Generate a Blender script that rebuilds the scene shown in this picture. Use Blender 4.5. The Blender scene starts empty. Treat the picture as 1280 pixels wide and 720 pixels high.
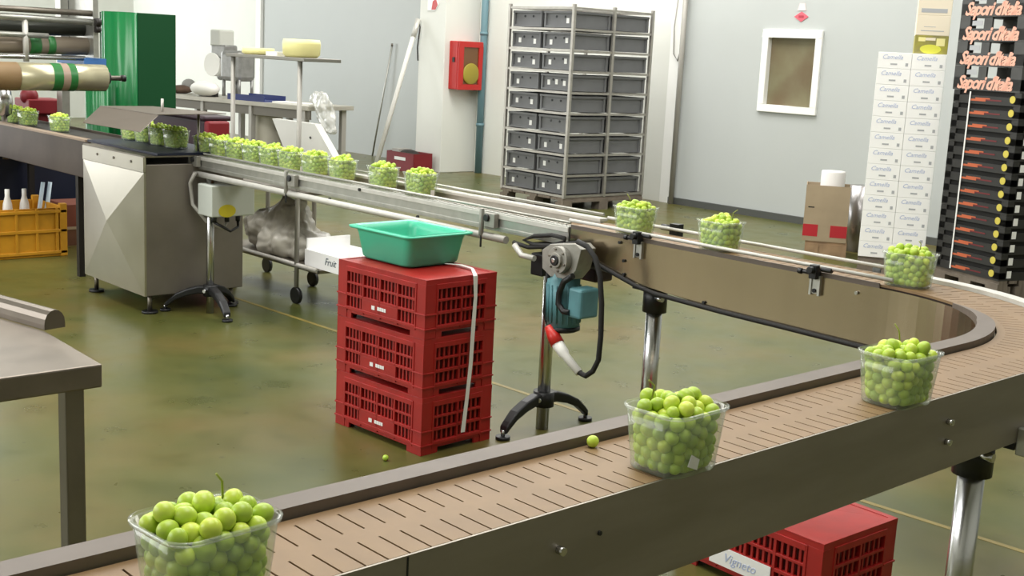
import bpy, bmesh, math, random
import numpy as np
from mathutils import Vector, Matrix
random.seed(7)
R = math.radians
SC = bpy.context.scene
COL = SC.collection
# ------------------------------------------------------------------ camera, world, lights, exposure
# world axes: +x and +y run along the two arms of the conveyor line, floor at z = 0
AZ, PITCH, ROLL, FPX, CAMZ = R(47.2273), .1885781, .05016723, 1539.55, 1.55
FWD = Vector((math.cos(AZ)*math.cos(PITCH), math.sin(AZ)*math.cos(PITCH), -math.sin(PITCH)))
RT0 = Vector((math.sin(AZ), -math.cos(AZ), 0))
UP0 = RT0.cross(FWD)
RT = RT0*math.cos(ROLL) + UP0*math.sin(ROLL)
UP = UP0*math.cos(ROLL) - RT0*math.sin(ROLL)
cd = bpy.data.cameras.new('camera'); cam = bpy.data.objects.new('camera', cd); COL.objects.link(cam)
cam.matrix_world = Matrix(((RT.x, UP.x, -FWD.x, 0), (RT.y, UP.y, -FWD.y, 0), (RT.z, UP.z, -FWD.z, CAMZ), (0, 0, 0, 1)))
cd.sensor_width = 36; cd.lens = FPX/1280*36; cd.clip_start = .05; cd.clip_end = 200
cd.dof.use_dof = False
SC.camera = cam
SC.view_settings.view_transform = 'Standard'; SC.view_settings.look = 'None'
SC.view_settings.gamma = 1; SC.view_settings.use_curve_mapping = False
SC.view_settings.exposure = 0.12
W = bpy.data.worlds.new('world'); SC.world = W; W.use_nodes = True
W.node_tree.nodes['Background'].inputs[0].default_value = (.9, .95, 1, 1)
W.node_tree.nodes['Background'].inputs[1].default_value = .5
def area(name, loc, target, sx, sy, power, col=(1, 1, 1)):
    l = bpy.data.lights.new(name, 'AREA'); l.shape = 'RECTANGLE'; l.size = sx; l.size_y = sy; l.energy = power; l.color = col
    o = bpy.data.objects.new(name, l); COL.objects.link(o); o.location = loc
    o.rotation_euler = (Vector(target)-Vector(loc)).to_track_quat('-Z', 'Y').to_euler(); return o
# roof lights of the hall and daylight from its far left
area('skylight', (7.5, 3, 5.4), (7.5, 3, 0), 3, 3, 210, (1, .98, .94))
area('skylight', (8, 9, 5.4), (8, 9, 0), 3, 6, 420, (1, .98, .95))
area('skylight', (2.5, 7, 5.4), (2.5, 7, 0), 2.5, 6, 300, (1, .98, .94))
area('skylight', (1.5, 1.5, 5.4), (1.5, 1.5, 0), 2.5, 3, 150, (1, .98, .94))
area('daylight_door', (6.3, 21.6, 2.6), (9.5, 18, 1.2), 4, 4, 470, (.96, .99, 1))
area('daylight_window', (-3.85, 8, 2.9), (5, 8, 1.2), 9, 3.2, 480, (.98, .99, 1))
area('cabinet_fill_light', (-1.2, 21.85, 2.0), (-1.2, 10, 1.6), 5, 3.8, 300, (.98, .99, 1))  # added unseen fill that brightens the reflection in the steel cabinet front

def ray(p):
    return FWD*FPX + RT*(p[0]-640) - UP*(p[1]-360)
C0 = Vector((0, 0, CAMZ))
def onz(x, y, z=0.):
    d = ray((x, y)); return C0 + d*((z-CAMZ)/d.z)
def onu(x, y, u):
    d = ray((x, y)); return C0 + d*(u/d.x)
def onv(x, y, v):
    d = ray((x, y)); return C0 + d*(v/d.y)

# ------------------------------------------------------------------ materials
def lin(h):
    h = h.lstrip('#'); c = [int(h[i:i+2], 16)/255 for i in (0, 2, 4)]
    return tuple(((v+.055)/1.055)**2.4 if v > .04045 else v/12.92 for v in c) + (1,)
MATS = {}
def mat(name, hexc, rough=.5, metal=0., var=0., scale=8., hex2=None, stretch=None, bump=0., spec=None, trans=0., sss=0., rvar=0.):
    if name in MATS: return MATS[name]
    m = bpy.data.materials.new(name); m.use_nodes = True; nt = m.node_tree; b = nt.nodes['Principled BSDF']
    b.inputs['Base Color'].default_value = lin(hexc); b.inputs['Roughness'].default_value = rough; b.inputs['Metallic'].default_value = metal
    if spec is not None: b.inputs['Specular IOR Level'].default_value = spec
    if trans: b.inputs['Transmission Weight'].default_value = trans
    if sss:
        b.inputs['Subsurface Weight'].default_value = sss; b.inputs['Subsurface Radius'].default_value = (.006, .008, .002); b.inputs['Subsurface Scale'].default_value = 1
    if var or hex2 or bump or rvar:
        tc = nt.nodes.new('ShaderNodeTexCoord'); mp = nt.nodes.new('ShaderNodeMapping'); nz = nt.nodes.new('ShaderNodeTexNoise')
        nz.inputs['Scale'].default_value = scale; nz.inputs['Detail'].default_value = 5
        if stretch: mp.inputs['Scale'].default_value = stretch
        nt.links.new(tc.outputs['Object'], mp.inputs[0]); nt.links.new(mp.outputs[0], nz.inputs[0])
        if var or hex2:
            rp = nt.nodes.new('ShaderNodeValToRGB'); c = lin(hexc)
            d = lin(hex2) if hex2 else tuple(v*(1-var) for v in c[:3]) + (1,)
            rp.color_ramp.elements[0].position = .35; rp.color_ramp.elements[1].position = .65
            rp.color_ramp.elements[0].color = d; rp.color_ramp.elements[1].color = c
            nt.links.new(nz.outputs[0], rp.inputs[0]); nt.links.new(rp.outputs[0], b.inputs['Base Color'])
        if rvar:
            mr = nt.nodes.new('ShaderNodeMapRange'); mr.inputs[3].default_value = rough-rvar; mr.inputs[4].default_value = rough+rvar
            nt.links.new(nz.outputs[0], mr.inputs[0]); nt.links.new(mr.outputs[0], b.inputs['Roughness'])
        if bump:
            bp = nt.nodes.new('ShaderNodeBump'); bp.inputs['Strength'].default_value = bump; bp.inputs['Distance'].default_value = .01
            nt.links.new(nz.outputs[0], bp.inputs['Height']); nt.links.new(bp.outputs[0], b.inputs['Normal'])
    MATS[name] = m; return m
STEEL = mat('brushed_steel', '#b9b4ab', .34, 1, .12, 6, stretch=(1, 1, 12), rvar=.06)
STEELD = mat('dull_steel', '#8d867c', .45, 1, .2, 4, rvar=.08)
CHROME = mat('polished_tube', '#cfcfcf', .24, 1)
ALU = mat('aluminium_profile', '#b9b9b2', .42, .85, .12, 20)
ALUL = mat('light_profile', '#cfcdc6', .5, .3, .1, 15)
CAST = mat('cast_aluminium', '#a6a49c', .5, .6, .15, 30)
BLACK = mat('black_plastic', '#17181a', .42)
RUBBER = mat('black_rubber', '#1b1a19', .7)
BELT = mat('tan_belt_plastic', '#8b6f4d', .5, 0, .14, 14)
SLOT = mat('belt_gap', '#2a1d16', .9)
WEAR = mat('grey_wear_strip', '#6e635a', .5, 0, .15, 10)
RED = mat('red_crate_plastic', '#a8201c', .42, 0, .16, 14)
REDI = mat('red_crate_inside_shade', '#5f1512', .6)
TEAL = mat('teal_plastic', '#4fc9a4', .35, 0, .06, 6)
MOTOR = mat('teal_motor_paint', '#5f929a', .45, 0, .15, 20)
REDP = mat('red_plug', '#c92a22', .4)
WHITE = mat('white_plastic', '#e9e8e2', .45)
WHITEC = mat('white_carton', '#fbfbfa', .6, 0, .02, 4)
BINM = mat('grey_bin_plastic', '#6c6d6f', .5, 0, .1, 8)
BIND = mat('bin_hole', '#3a3b3d', .8)
STICK = mat('white_sticker', '#f2f2f0', .6)
RACK = mat('zinc_rack', '#b0aca4', .42, .75, .15, 12)
WOOD = mat('pallet_wood', '#a88a6a', .8, 0, .3, 9, stretch=(1, 6, 1))
WOODG = mat('weathered_wood', '#7d7266', .85, 0, .3, 9, stretch=(1, 6, 1))
CARD = mat('brown_cardboard', '#a8967c', .85, 0, .1, 6)
BANDR = mat('red_band', '#b3202b', .6)
BLKC = mat('black_crate', '#2a2927', .55, 0, .2, 10)
BLKC2 = mat('charcoal_crate', '#4a4a49', .55, 0, .2, 10)
BLKI = mat('crate_inside_shade', '#100f0e', .8)
PINK = mat('pink_print', '#eeb49e', .6)
ORANGE = mat('orange_print', '#c0603a', .6)
MAROON = mat('maroon_print', '#6b2226', .6)
YDOT = mat('yellow_print', '#cfc050', .6)
BLUEP = mat('blue_print', '#b3bedd', .6)
GREYP = mat('grey_print', '#aeb0b4', .6)
WALLG = mat('grey_wall_panel', '#b6bab8', .5, 0, .03, 1.2)
WALLW = mat('white_wall', '#dedfd8', .7, 0, .04, 1.5)
CEIL = mat('ceiling_white', '#cfcfc8', .9)
FRAMEW = mat('white_frame', '#f0f0ec', .5)
DKGLASS = mat('window_pane', '#6f624c', .12, 0, .25, 2.2, hex2='#7f7a60')
REDBOX = mat('red_enamel', '#b3201c', .4)
YHOSE = mat('yellow_hose', '#96882c', .5)
HGLASS = mat('hose_box_glass', '#6d4a2c', .25)
PIPEB = mat('teal_pipe', '#64858e', .45)
GREEN = mat('green_enamel', '#14703b', .3, 0, .05, 3)
YEL = mat('yellow_crate_plastic', '#cf9320', .5, 0, .15, 10)
NAVY = mat('navy_paint', '#101830', .5)
DARKM = mat('dark_machine', '#2c2825', .55, .2, .3, 6)
BROWNS = mat('brown_steel', '#5b5048', .5, .6, .2, 5)
FILM = mat('film_roll', '#bdb697', .26, .55)
FILMG = mat('film_green', '#2a7038', .35)
CORE = mat('roll_core', '#8a6f4a', .6)
CREAM = mat('cream_print', '#eadfca', .6)
YGREEN = mat('yellow_green_print', '#a8a23c', .6, 0, 0, 9, hex2='#837d55')
PALEY = mat('pale_yellow', '#efe7a2', .5)
BAGM = mat('clear_bag', '#c9c6bc', .35, 0, .1, 30)
YLINE = mat('floor_paint_line', '#93823f', .45, 0, .3, 5)
DRED = mat('dark_red_plastic', '#7d1822', .5)
DPURP = mat('dark_plum_plastic', '#31202a', .5)
SLICER = mat('machine_grey', '#8f8f8c', .4, .5, .2, 15)
BLUES = mat('blue_tray', '#22306a', .5)
PIPEG = mat('grey_conduit', '#a9a69f', .5, .3)
STEM = mat('grape_stem', '#8c9440', .6)

# floor: worn olive epoxy
fm = bpy.data.materials.new('olive_epoxy_floor'); fm.use_nodes = True; nt = fm.node_tree; b = nt.nodes['Principled BSDF']
tc = nt.nodes.new('ShaderNodeTexCoord')
def noise(scale, det, sc=None):
    n = nt.nodes.new('ShaderNodeTexNoise'); n.inputs['Scale'].default_value = scale; n.inputs['Detail'].default_value = det
    nt.links.new(tc.outputs['Object'], n.inputs[0]); return n
def ramp(src, stops):
    r = nt.nodes.new('ShaderNodeValToRGB'); e = r.color_ramp.elements
    while len(e) < len(stops): e.new(.5)
    for el, (p, c) in zip(e, stops): el.position = p; el.color = c
    nt.links.new(src.outputs[0], r.inputs[0]); return r
n1 = noise(1.1, 6); n2 = noise(5, 5); n3 = noise(16, 3)
r1 = ramp(n1, [(.3, lin('#475028')), (.5, lin('#58582b')), (.68, lin('#665a30'))])
r2 = ramp(n2, [(.25, (.75, .8, .75, 1)), (.5, (1, 1, 1, 1)), (.75, (1.08, 1.05, 1.0, 1))])
r3 = ramp(n3, [(.25, (.45, .42, .38, 1)), (.31, (1, 1, 1, 1))])
mx = nt.nodes.new('ShaderNodeMix'); mx.data_type = 'RGBA'; mx.blend_type = 'MULTIPLY'; mx.inputs[0].default_value = 1
nt.links.new(r1.outputs[0], mx.inputs[6]); nt.links.new(r2.outputs[0], mx.inputs[7])
mx2 = nt.nodes.new('ShaderNodeMix'); mx2.data_type = 'RGBA'; mx2.blend_type = 'MULTIPLY'; mx2.inputs[0].default_value = .7
nt.links.new(mx.outputs[2], mx2.inputs[6]); nt.links.new(r3.outputs[0], mx2.inputs[7]); nt.links.new(mx2.outputs[2], b.inputs['Base Color'])
mr = nt.nodes.new('ShaderNodeMapRange'); mr.inputs[3].default_value = .2; mr.inputs[4].default_value = .42
nt.links.new(n2.outputs[0], mr.inputs[0]); nt.links.new(mr.outputs[0], b.inputs['Roughness'])
b.inputs['Specular IOR Level'].default_value = .38
FLOORM = fm

# grape skin: every berry its own green, bloom in patches
gm = bpy.data.materials.new('grape_skin'); gm.use_nodes = True; nt = gm.node_tree; b = nt.nodes['Principled BSDF']
oi = nt.nodes.new('ShaderNodeObjectInfo'); ge = nt.nodes.new('ShaderNodeNewGeometry'); ad = nt.nodes.new('ShaderNodeMath'); ad.operation = 'ADD'
fr = nt.nodes.new('ShaderNodeMath'); fr.operation = 'FRACT'
nt.links.new(oi.outputs['Random'], ad.inputs[0]); nt.links.new(ge.outputs['Random Per Island'], ad.inputs[1]); nt.links.new(ad.outputs[0], fr.inputs[0])
rr = nt.nodes.new('ShaderNodeValToRGB'); e = rr.color_ramp.elements; e.new(.5)
for el, (p, c) in zip(e, [(0, '#a3c043'), (.5, '#b9d24a'), (1, '#d2e257')]): el.position = p; el.color = lin(c)
nt.links.new(fr.outputs[0], rr.inputs[0]); nt.links.new(rr.outputs[0], b.inputs['Base Color'])
b.inputs['Roughness'].default_value = .38; b.inputs['Subsurface Weight'].default_value = .35
b.inputs['Subsurface Radius'].default_value = (.007, .009, .002); b.inputs['Subsurface Scale'].default_value = 1.
GRAPE = gm
# clear punnet plastic / clear bag: thin transparent sheet with gloss and slight haze
def clear(name, haze, gloss, col=(1, 1, 1, 1)):
    m = bpy.data.materials.new(name); m.use_nodes = True; nt = m.node_tree; nt.nodes.clear()
    out = nt.nodes.new('ShaderNodeOutputMaterial'); tr = nt.nodes.new('ShaderNodeBsdfTransparent'); tr.inputs[0].default_value = (.97, .98, .97, 1)
    gl = nt.nodes.new('ShaderNodeBsdfGlossy'); gl.inputs['Roughness'].default_value = .12
    df = nt.nodes.new('ShaderNodeBsdfDiffuse'); df.inputs[0].default_value = col
    lw = nt.nodes.new('ShaderNodeLayerWeight'); lw.inputs[0].default_value = gloss
    m1 = nt.nodes.new('ShaderNodeMixShader'); m1.inputs[0].default_value = haze; m2 = nt.nodes.new('ShaderNodeMixShader')
    nt.links.new(tr.outputs[0], m1.inputs[1]); nt.links.new(df.outputs[0], m1.inputs[2])
    mg = nt.nodes.new('ShaderNodeMapRange'); mg.inputs[1].default_value = .3; mg.inputs[3].default_value = gloss*.25; mg.inputs[4].default_value = gloss*1.6
    lw.inputs[0].default_value = .5; nt.links.new(lw.outputs['Facing'], mg.inputs[0]); nt.links.new(mg.outputs[0], m2.inputs[0]); nt.links.new(m1.outputs[0], m2.inputs[1]); nt.links.new(gl.outputs[0], m2.inputs[2])
    nt.links.new(m2.outputs[0], out.inputs[0]); return m
CLEAR = clear('clear_punnet', .09, .16, (.8, .9, .8, 1))
RIMC = clear('clear_rim', .16, .22, (.85, .9, .85, 1))
BAGC = clear('thin_bag', .45, .3, (.75, .74, .7, 1))

# ------------------------------------------------------------------ mesh builder
class MB:
    def __init__(s): s.v = []; s.f = []; s.m = []; s.sm = []; s.mats = []
    def mi(s, m):
        if m not in s.mats: s.mats.append(m)
        return s.mats.index(m)
    def add(s, vs, fs, m, smooth=False, M=None):
        o = len(s.v); k = s.mi(m)
        for p in vs:
            p = Vector(p); s.v.append(M @ p if M else p)
        for f in fs: s.f.append([i+o for i in f]); s.m.append(k); s.sm.append(smooth)
        return s
    def box(s, x0, x1, y0, y1, z0, z1, m, M=None):
        vs = [(x, y, z) for z in (z0, z1) for y in (y0, y1) for x in (x0, x1)]
        return s.add(vs, [(0, 2, 3, 1), (4, 5, 7, 6), (0, 1, 5, 4), (2, 6, 7, 3), (0, 4, 6, 2), (1, 3, 7, 5)], m, False, M)
    def prism(s, poly, z0, z1, m, M=None):
        n = len(poly); a = sum(poly[i][0]*poly[(i+1) % n][1]-poly[(i+1) % n][0]*poly[i][1] for i in range(n))
        if a < 0: poly = poly[::-1]
        vs = [(p[0], p[1], z0) for p in poly] + [(p[0], p[1], z1) for p in poly]
        fs = [tuple(range(n))[::-1], tuple(range(n, 2*n))] + [(i, (i+1) % n, n+(i+1) % n, n+i) for i in range(n)]
        return s.add(vs, fs, m, False, M)
    def tube(s, pts, r, m, n=10, cap=True, M=None, closed=False):
        pts = [Vector(p) for p in pts]; rings = []; k = len(pts); prev = None; vs = []; fs = []
        rs = r if isinstance(r, (list, tuple)) else [r]*k
        for i, p in enumerate(pts):
            if closed: d = (pts[(i+1) % k]-pts[i-1])
            else: d = (pts[min(i+1, k-1)]-pts[max(i-1, 0)])
            d = d.normalized()
            if prev is None:
                a = Vector((0, 0, 1)) if abs(d.z) < .9 else Vector((1, 0, 0)); x = d.cross(a).normalized()
            else: x = (prev - d*prev.dot(d)).normalized()
            prev = x; y = d.cross(x)
            for j in range(n):
                t = 2*math.pi*j/n; vs.append(p + (x*math.cos(t)+y*math.sin(t))*rs[i])
        for i in range(k if closed else k-1):
            for j in range(n):
                a = i*n+j; b2 = i*n+(j+1) % n; c = ((i+1) % k)*n; fs.append((a, b2, c+(j+1) % n, c+j))
        s.add(vs, fs, m, True, M)
        if cap and not closed:
            s.add([vs[j] for j in range(n)], [tuple(range(n))[::-1]], m, False, M)
            s.add([vs[(k-1)*n+j] for j in range(n)], [tuple(range(n))], m, False, M)
        return s
    def cyl(s, p0, p1, r, m, n=20, r1=None, M=None):
        return s.tube([p0, p1], [r, r if r1 is None else r1], m, n, True, M)
    def lathe(s, prof, m, n=24, M=None):
        k = len(prof); vs = [(r*math.cos(2*math.pi*j/n), r*math.sin(2*math.pi*j/n), z) for r, z in prof for j in range(n)]
        fs = [(i*n+j, i*n+(j+1) % n, (i+1)*n+(j+1) % n, (i+1)*n+j) for i in range(k-1) for j in range(n)]
        s.add(vs, fs, m, True, M)
        s.add(vs[:n], [tuple(range(n))[::-1]], m, False, M); s.add(vs[-n:], [tuple(range(n))], m, False, M); return s
    def loft(s, rings, m, smooth=True, cap0=True, cap1=True, M=None):
        n = len(rings[0]); vs = [p for r in rings for p in r]
        fs = [(i*n+j, i*n+(j+1) % n, (i+1)*n+(j+1) % n, (i+1)*n+j) for i in range(len(rings)-1) for j in range(n)]
        s.add(vs, fs, m, smooth, M)
        if cap0: s.add(rings[0], [tuple(range(n))[::-1]], m, False, M)
        if cap1: s.add(rings[-1], [tuple(range(n))], m, False, M)
        return s
    def slab(s, quad, th, m):        # quad corners + thickness vector
        q = [Vector(p) for p in quad]; t = Vector(th); vs = q + [p+t for p in q]
        return s.add(vs, [(0, 1, 2, 3), (7, 6, 5, 4), (0, 4, 5, 1), (1, 5, 6, 2), (2, 6, 7, 3), (3, 7, 4, 0)], m)
    def sphere(s, c, r, m, nu=10, nv=6, sc=(1, 1, 1)):
        rings = []
        for i in range(1, nv):
            t = math.pi*i/nv; rings.append([(c[0]+r*sc[0]*math.sin(t)*math.cos(2*math.pi*j/nu), c[1]+r*sc[1]*math.sin(t)*math.sin(2*math.pi*j/nu), c[2]-r*sc[2]*math.cos(t)) for j in range(nu)])
        vs = [p for q in rings for p in q] + [(c[0], c[1], c[2]-r*sc[2]), (c[0], c[1], c[2]+r*sc[2])]
        k = len(rings); fs = [(i*nu+j, i*nu+(j+1) % nu, (i+1)*nu+(j+1) % nu, (i+1)*nu+j) for i in range(k-1) for j in range(nu)]
        fs += [(k*nu, (j+1) % nu, j) for j in range(nu)] + [(k*nu+1, (k-1)*nu+j, (k-1)*nu+(j+1) % nu) for j in range(nu)]
        return s.add(vs, fs, m, True)
    def build(s, name, parent=None, loc=None, bevel=0, rz=0, solid=0, normals=True):
        o_ = Vector(loc) if loc is not None else Vector((0, 0, 0))
        me = bpy.data.meshes.new(name)
        org = o_
        if parent is not None and parent.get('_world'): org = Vector(parent['_o'])
        me.from_pydata([tuple(p-org) for p in s.v], [], s.f)
        for m in s.mats: me.materials.append(m)
        me.polygons.foreach_set('material_index', s.m); me.polygons.foreach_set('use_smooth', s.sm)
        me.update()
        if normals:
            bm = bmesh.new(); bm.from_mesh(me); bmesh.ops.remove_doubles(bm, verts=bm.verts, dist=1e-5); bmesh.ops.recalc_face_normals(bm, faces=bm.faces); bm.to_mesh(me); bm.free()
        o = bpy.data.objects.new(name, me); COL.objects.link(o)
        if parent is not None: o.parent = parent
        elif loc is not None: o.location = loc; o.rotation_euler.z = rz
        if bevel:
            d = o.modifiers.new('bevel', 'BEVEL'); d.width = bevel; d.segments = 2; d.limit_method = 'ANGLE'
        if solid:
            d = o.modifiers.new('solid', 'SOLIDIFY'); d.thickness = solid
        return o
    def part(s, name, parent, bevel=0, solid=0):
        """a part given in the parent's own coordinates (rotated things) or in world coordinates (world things)"""
        o = s.build(name, parent, bevel=bevel, solid=solid)
        if parent.get('_world'): o['_world'] = 1; o['_o'] = parent['_o']
        return o
def tag(o, label=None, cat=None, group=None, kind=None):
    if label: o['label'] = label
    if cat: o['category'] = cat
    if group: o['group'] = group
    if kind: o['kind'] = kind
    return o
def thing(name, label, cat, loc=(0, 0, 0), rz=0, group=None, world=False):
    o = bpy.data.objects.new(name, None); COL.objects.link(o); o.location = loc; o.rotation_euler.z = rz; o.empty_display_size = .1
    if world: o['_world'] = 1; o['_o'] = list(loc)
    return tag(o, label, cat, group)
def dup(root, loc, rz=0, label=None):
    r = root.copy(); COL.objects.link(r); r.location = loc; r.rotation_euler.z = rz
    if label: r['label'] = label
    for ch in list(root.children):
        c = ch.copy(); COL.objects.link(c); c.parent = r
        for g in list(ch.children):
            d = g.copy(); COL.objects.link(d); d.parent = c
    return r
def text_mb(txt, size, m, M, shear=0., ext=.0006, spacing=1., bold=0.):
    c = bpy.data.curves.new('t', 'FONT'); c.body = txt; c.size = size; c.align_x = 'CENTER'; c.align_y = 'CENTER'; c.shear = shear; c.extrude = ext; c.space_character = spacing
    c.offset = bold; c.resolution_u = 2
    o = bpy.data.objects.new('t', c); me = bpy.data.meshes.new_from_object(o)
    mb = MB(); mb.add([v.co for v in me.vertices], [tuple(p.vertices) for p in me.polygons], m, False, M)
    bpy.data.objects.remove(o); bpy.data.curves.remove(c); bpy.data.meshes.remove(me); return mb
def face_M(o, right, up):
    """text frame: x = right, y = up, z = outward"""
    r = Vector(right).normalized(); u = Vector(up).normalized(); n = r.cross(u); o = Vector(o)
    return Matrix(((r.x, u.x, n.x, o.x), (r.y, u.y, n.y, o.y), (r.z, u.z, n.z, o.z), (0, 0, 0, 1)))
def struct(o): o['kind'] = 'structure'; return o
def rrect(hx, hy, r, n=5):
    pts = []
    for cx, cy, a0 in ((hx-r, hy-r, 0), (-hx+r, hy-r, 90), (-hx+r, -hy+r, 180), (hx-r, -hy+r, 270)):
        for i in range(n+1):
            t = R(a0+90*i/n); pts.append((cx+r*math.cos(t), cy+r*math.sin(t)))
    return pts

# ------------------------------------------------------------------ the hall
X0, X1, Y0, Y1, H = -4., 10.5, -6., 22., 5.6
m = MB(); m.box(X0, X1+.3, Y0, Y1, -.1, 0, FLOORM); struct(m.build('floor'))
m = MB(); m.box(X0, X1+.3, Y0, Y1, H, H+.1, CEIL); struct(m.build('ceiling'))
VJ = 17.55   # joint between grey panels and white wall
wy0, wy1, wz0, wz1 = 7.05, 7.76, 1.085, 1.912
m = MB()
m.box(X1, X1+.12, Y0, wy0, 0, H, WALLG); m.box(X1, X1+.12, wy1, 9.0, 0, H, WALLG)
m.box(X1, X1+.12, wy0, wy1, 0, wz0, WALLG); m.box(X1, X1+.12, wy0, wy1, wz1, H, WALLG)
m.box(X1, X1+.12, 9.0, 12.7, 0, H, WALLW); m.box(X1, X1+.12, 12.7, VJ, 0, H, WALLG); m.box(X1-.02, X1+.12, VJ, Y1, 0, H, WALLW)
m.build('wall_back'); struct(bpy.data.objects['wall_back'])
for nm, a in (('wall_left', (X0, X1+.3, Y1, Y1+.12)), ('wall_right', (X0, X1+.3, Y0-.12, Y0)), ('wall_front', (X0-.12, X0, Y0, Y1))):
    m = MB(); m.box(*a, 0, H, WALLW); struct(m.build(nm))
m = MB(); m.box(X1-.035, X1, Y0, 8.85, 0, .07, mat('dark_skirting', '#4d4f4c', .6)); struct(m.build('baseboard_back'))
m = MB(); m.box(X1-.05, X1+.005, VJ-.08, VJ+.06, 0, H, FRAMEW); struct(m.build('trim_1'))
m = MB(); m.box(X1-.025, X1, 8.84, 8.98, 0, H, FRAMEW); struct(m.build('trim_2'))
m = MB(); m.box(9.93, X1, 12.2, 12.72, 0, H, WALLW); struct(m.build('wall_pillar', bevel=.008))
m = MB(); m.prism([(3.72, 7.5), (3.745, 7.5), (3.84, 3.6), (3.815, 3.6)], 0, .0012, YLINE); m.prism([(3.82, 3.5), (3.845, 3.5), (3.96, 1.2), (3.935, 1.2)], 0, .0012, YLINE); struct(m.build('trim_3'))
# window in the grey panel wall
w = bpy.data.objects.new('window_1', None); COL.objects.link(w); struct(w); w.location = (X1, 7.4, 1.5); w['_world'] = 1; w['_o'] = [X1, 7.4, 1.5]
m = MB(); t = .075; xo = X1-.03
for a in ((wy0, wy1, wz0, wz0+t), (wy0, wy1, wz1-t, wz1), (wy0, wy0+t, wz0+t, wz1-t), (wy1-t, wy1, wz0+t, wz1-t)): m.box(xo, X1+.1, *a, FRAMEW)
m.part('window_frame', w, bevel=.006)
m = MB(); m.box(X1+.035, X1+.05, wy0+t, wy1-t, wz0+t, wz1-t, DKGLASS); m.part('window_pane', w)
# conduit on the wall joint with a hanging loop
t = thing('wall_conduit', 'grey vertical conduit with a cable loop on the wall left of the window', 'pipe', (X1-.06, 8.78, 0), world=True)
m = MB(); m.tube([(X1-.06, 8.78, .0), (X1-.06, 8.78, 3.2)], .03, PIPEG, 12); m.part('conduit', t)
m = MB(); m.tube([(X1-.05, 8.86, 2.6), (X1-.05, 8.92, 1.9), (X1-.05, 8.9, 1.62), (X1-.05, 8.84, 1.55), (X1-.05, 8.8, 1.7), (X1-.05, 8.8, 2.6)], .008, PIPEG, 6); m.part('cable_loop', t)
m = MB(); m.tube([(X1-.055, 12.05, 0), (X1-.055, 12.05, 3.4)], .045, PIPEB, 14)
for z in (.6, 1.75, 2.9): m.cyl((X1-.055, 12.05, z), (X1-.055, 12.05, z+.04), .052, PIPEB, 14)
tag(m.build('water_pipe', loc=(X1-.07, 12.05, 0)), 'blue painted vertical pipe beside the red hose cabinet', 'pipe')
# warning stickers
m = MB(); c0 = Vector((X1-.004, 7.33, 2.04)); m.prism([(-.085, 0), (0, -.05), (.085, 0), (0, .05)], 0, .003, mat('red_sticker', '#d8606e', .6), face_M(c0, (0, -1, 0), (0, 0, 1)))
m.prism([(-.05, .06), (.05, .06), (.03, .13), (-.03, .13)], 0, .003, mat('pale_pink_sticker', '#ecd0d0', .6), face_M(c0, (0, -1, 0), (0, 0, 1)))
m.prism([(-.03, -.012), (.03, -.012), (.03, .012), (-.03, .012)], .003, .004, mat('sticker_dark', '#a83848', .6), face_M(c0, (0, -1, 0), (0, 0, 1)))
tag(m.build('wall_sticker', loc=c0), 'small red diamond warning sticker on the grey wall above the window', 'sticker')
c0 = onu(541, 8, 9.925); m = MB(); m.prism([(-.1, -.05), (.06, -.05), (.12, .03), (.06, .14), (-.1, .14)], 0, .003, STICK, face_M(c0, (0, -1, 0), (0, 0, 1)))
m.prism([(-.02, -.04), (.06, -.04), (.1, .02), (.06, .1), (.0, .06)], .003, .005, REDBOX, face_M(c0, (0, -1, 0), (0, 0, 1)))
tag(m.build('pillar_sign', loc=c0), 'red and white sign high on the white pillar above the leaning pole', 'sign')
# fire hose cabinet on the pillar side
bx0, bx1, bz0, bz1, by = 10.01, 10.40, 1.06, 1.66, 12.2
t = thing('fire_hose_cabinet', 'red wall cabinet with a yellow hose behind its glass on the pillar side', 'fire cabinet', (10.2, by, bz0), world=True)
m = MB(); D = .17; m.box(bx0, bx1, by-D, by, bz0, bz1, REDBOX); m.part('body', t, bevel=.012)
m = MB(); y = by-D
for a in ((bx0, bx1, bz0, bz0+.07), (bx0, bx1, bz1-.07, bz1), (bx0, bx0+.08, bz0+.07, bz1-.07), (bx1-.06, bx1, bz0+.07, bz1-.07)): m.box(a[0], a[1], y-.03, y-.001, a[2], a[3], REDBOX)
dr = m.part('door', t, bevel=.005)
m = MB(); m.box(bx0+.08, bx1-.06, y-.012, y-.002, bz0+.07, bz1-.07, HGLASS); m.part('glass_pane', dr)
m = MB(); m.lathe([(.03, 0), (.13, 0), (.135, .01), (.12, .018), (.03, .018)], YHOSE, 20, Matrix.Translation((10.22, y-.013, bz0+.2)) @ Matrix.Rotation(R(90), 4, 'X')); m.part('hose_reel', t)
m = MB(); m.box(bx0-.012, bx0, by-D+.05, by-D+.09, bz0+.34, bz0+.4, BLACK); m.part('latch', t)

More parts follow.
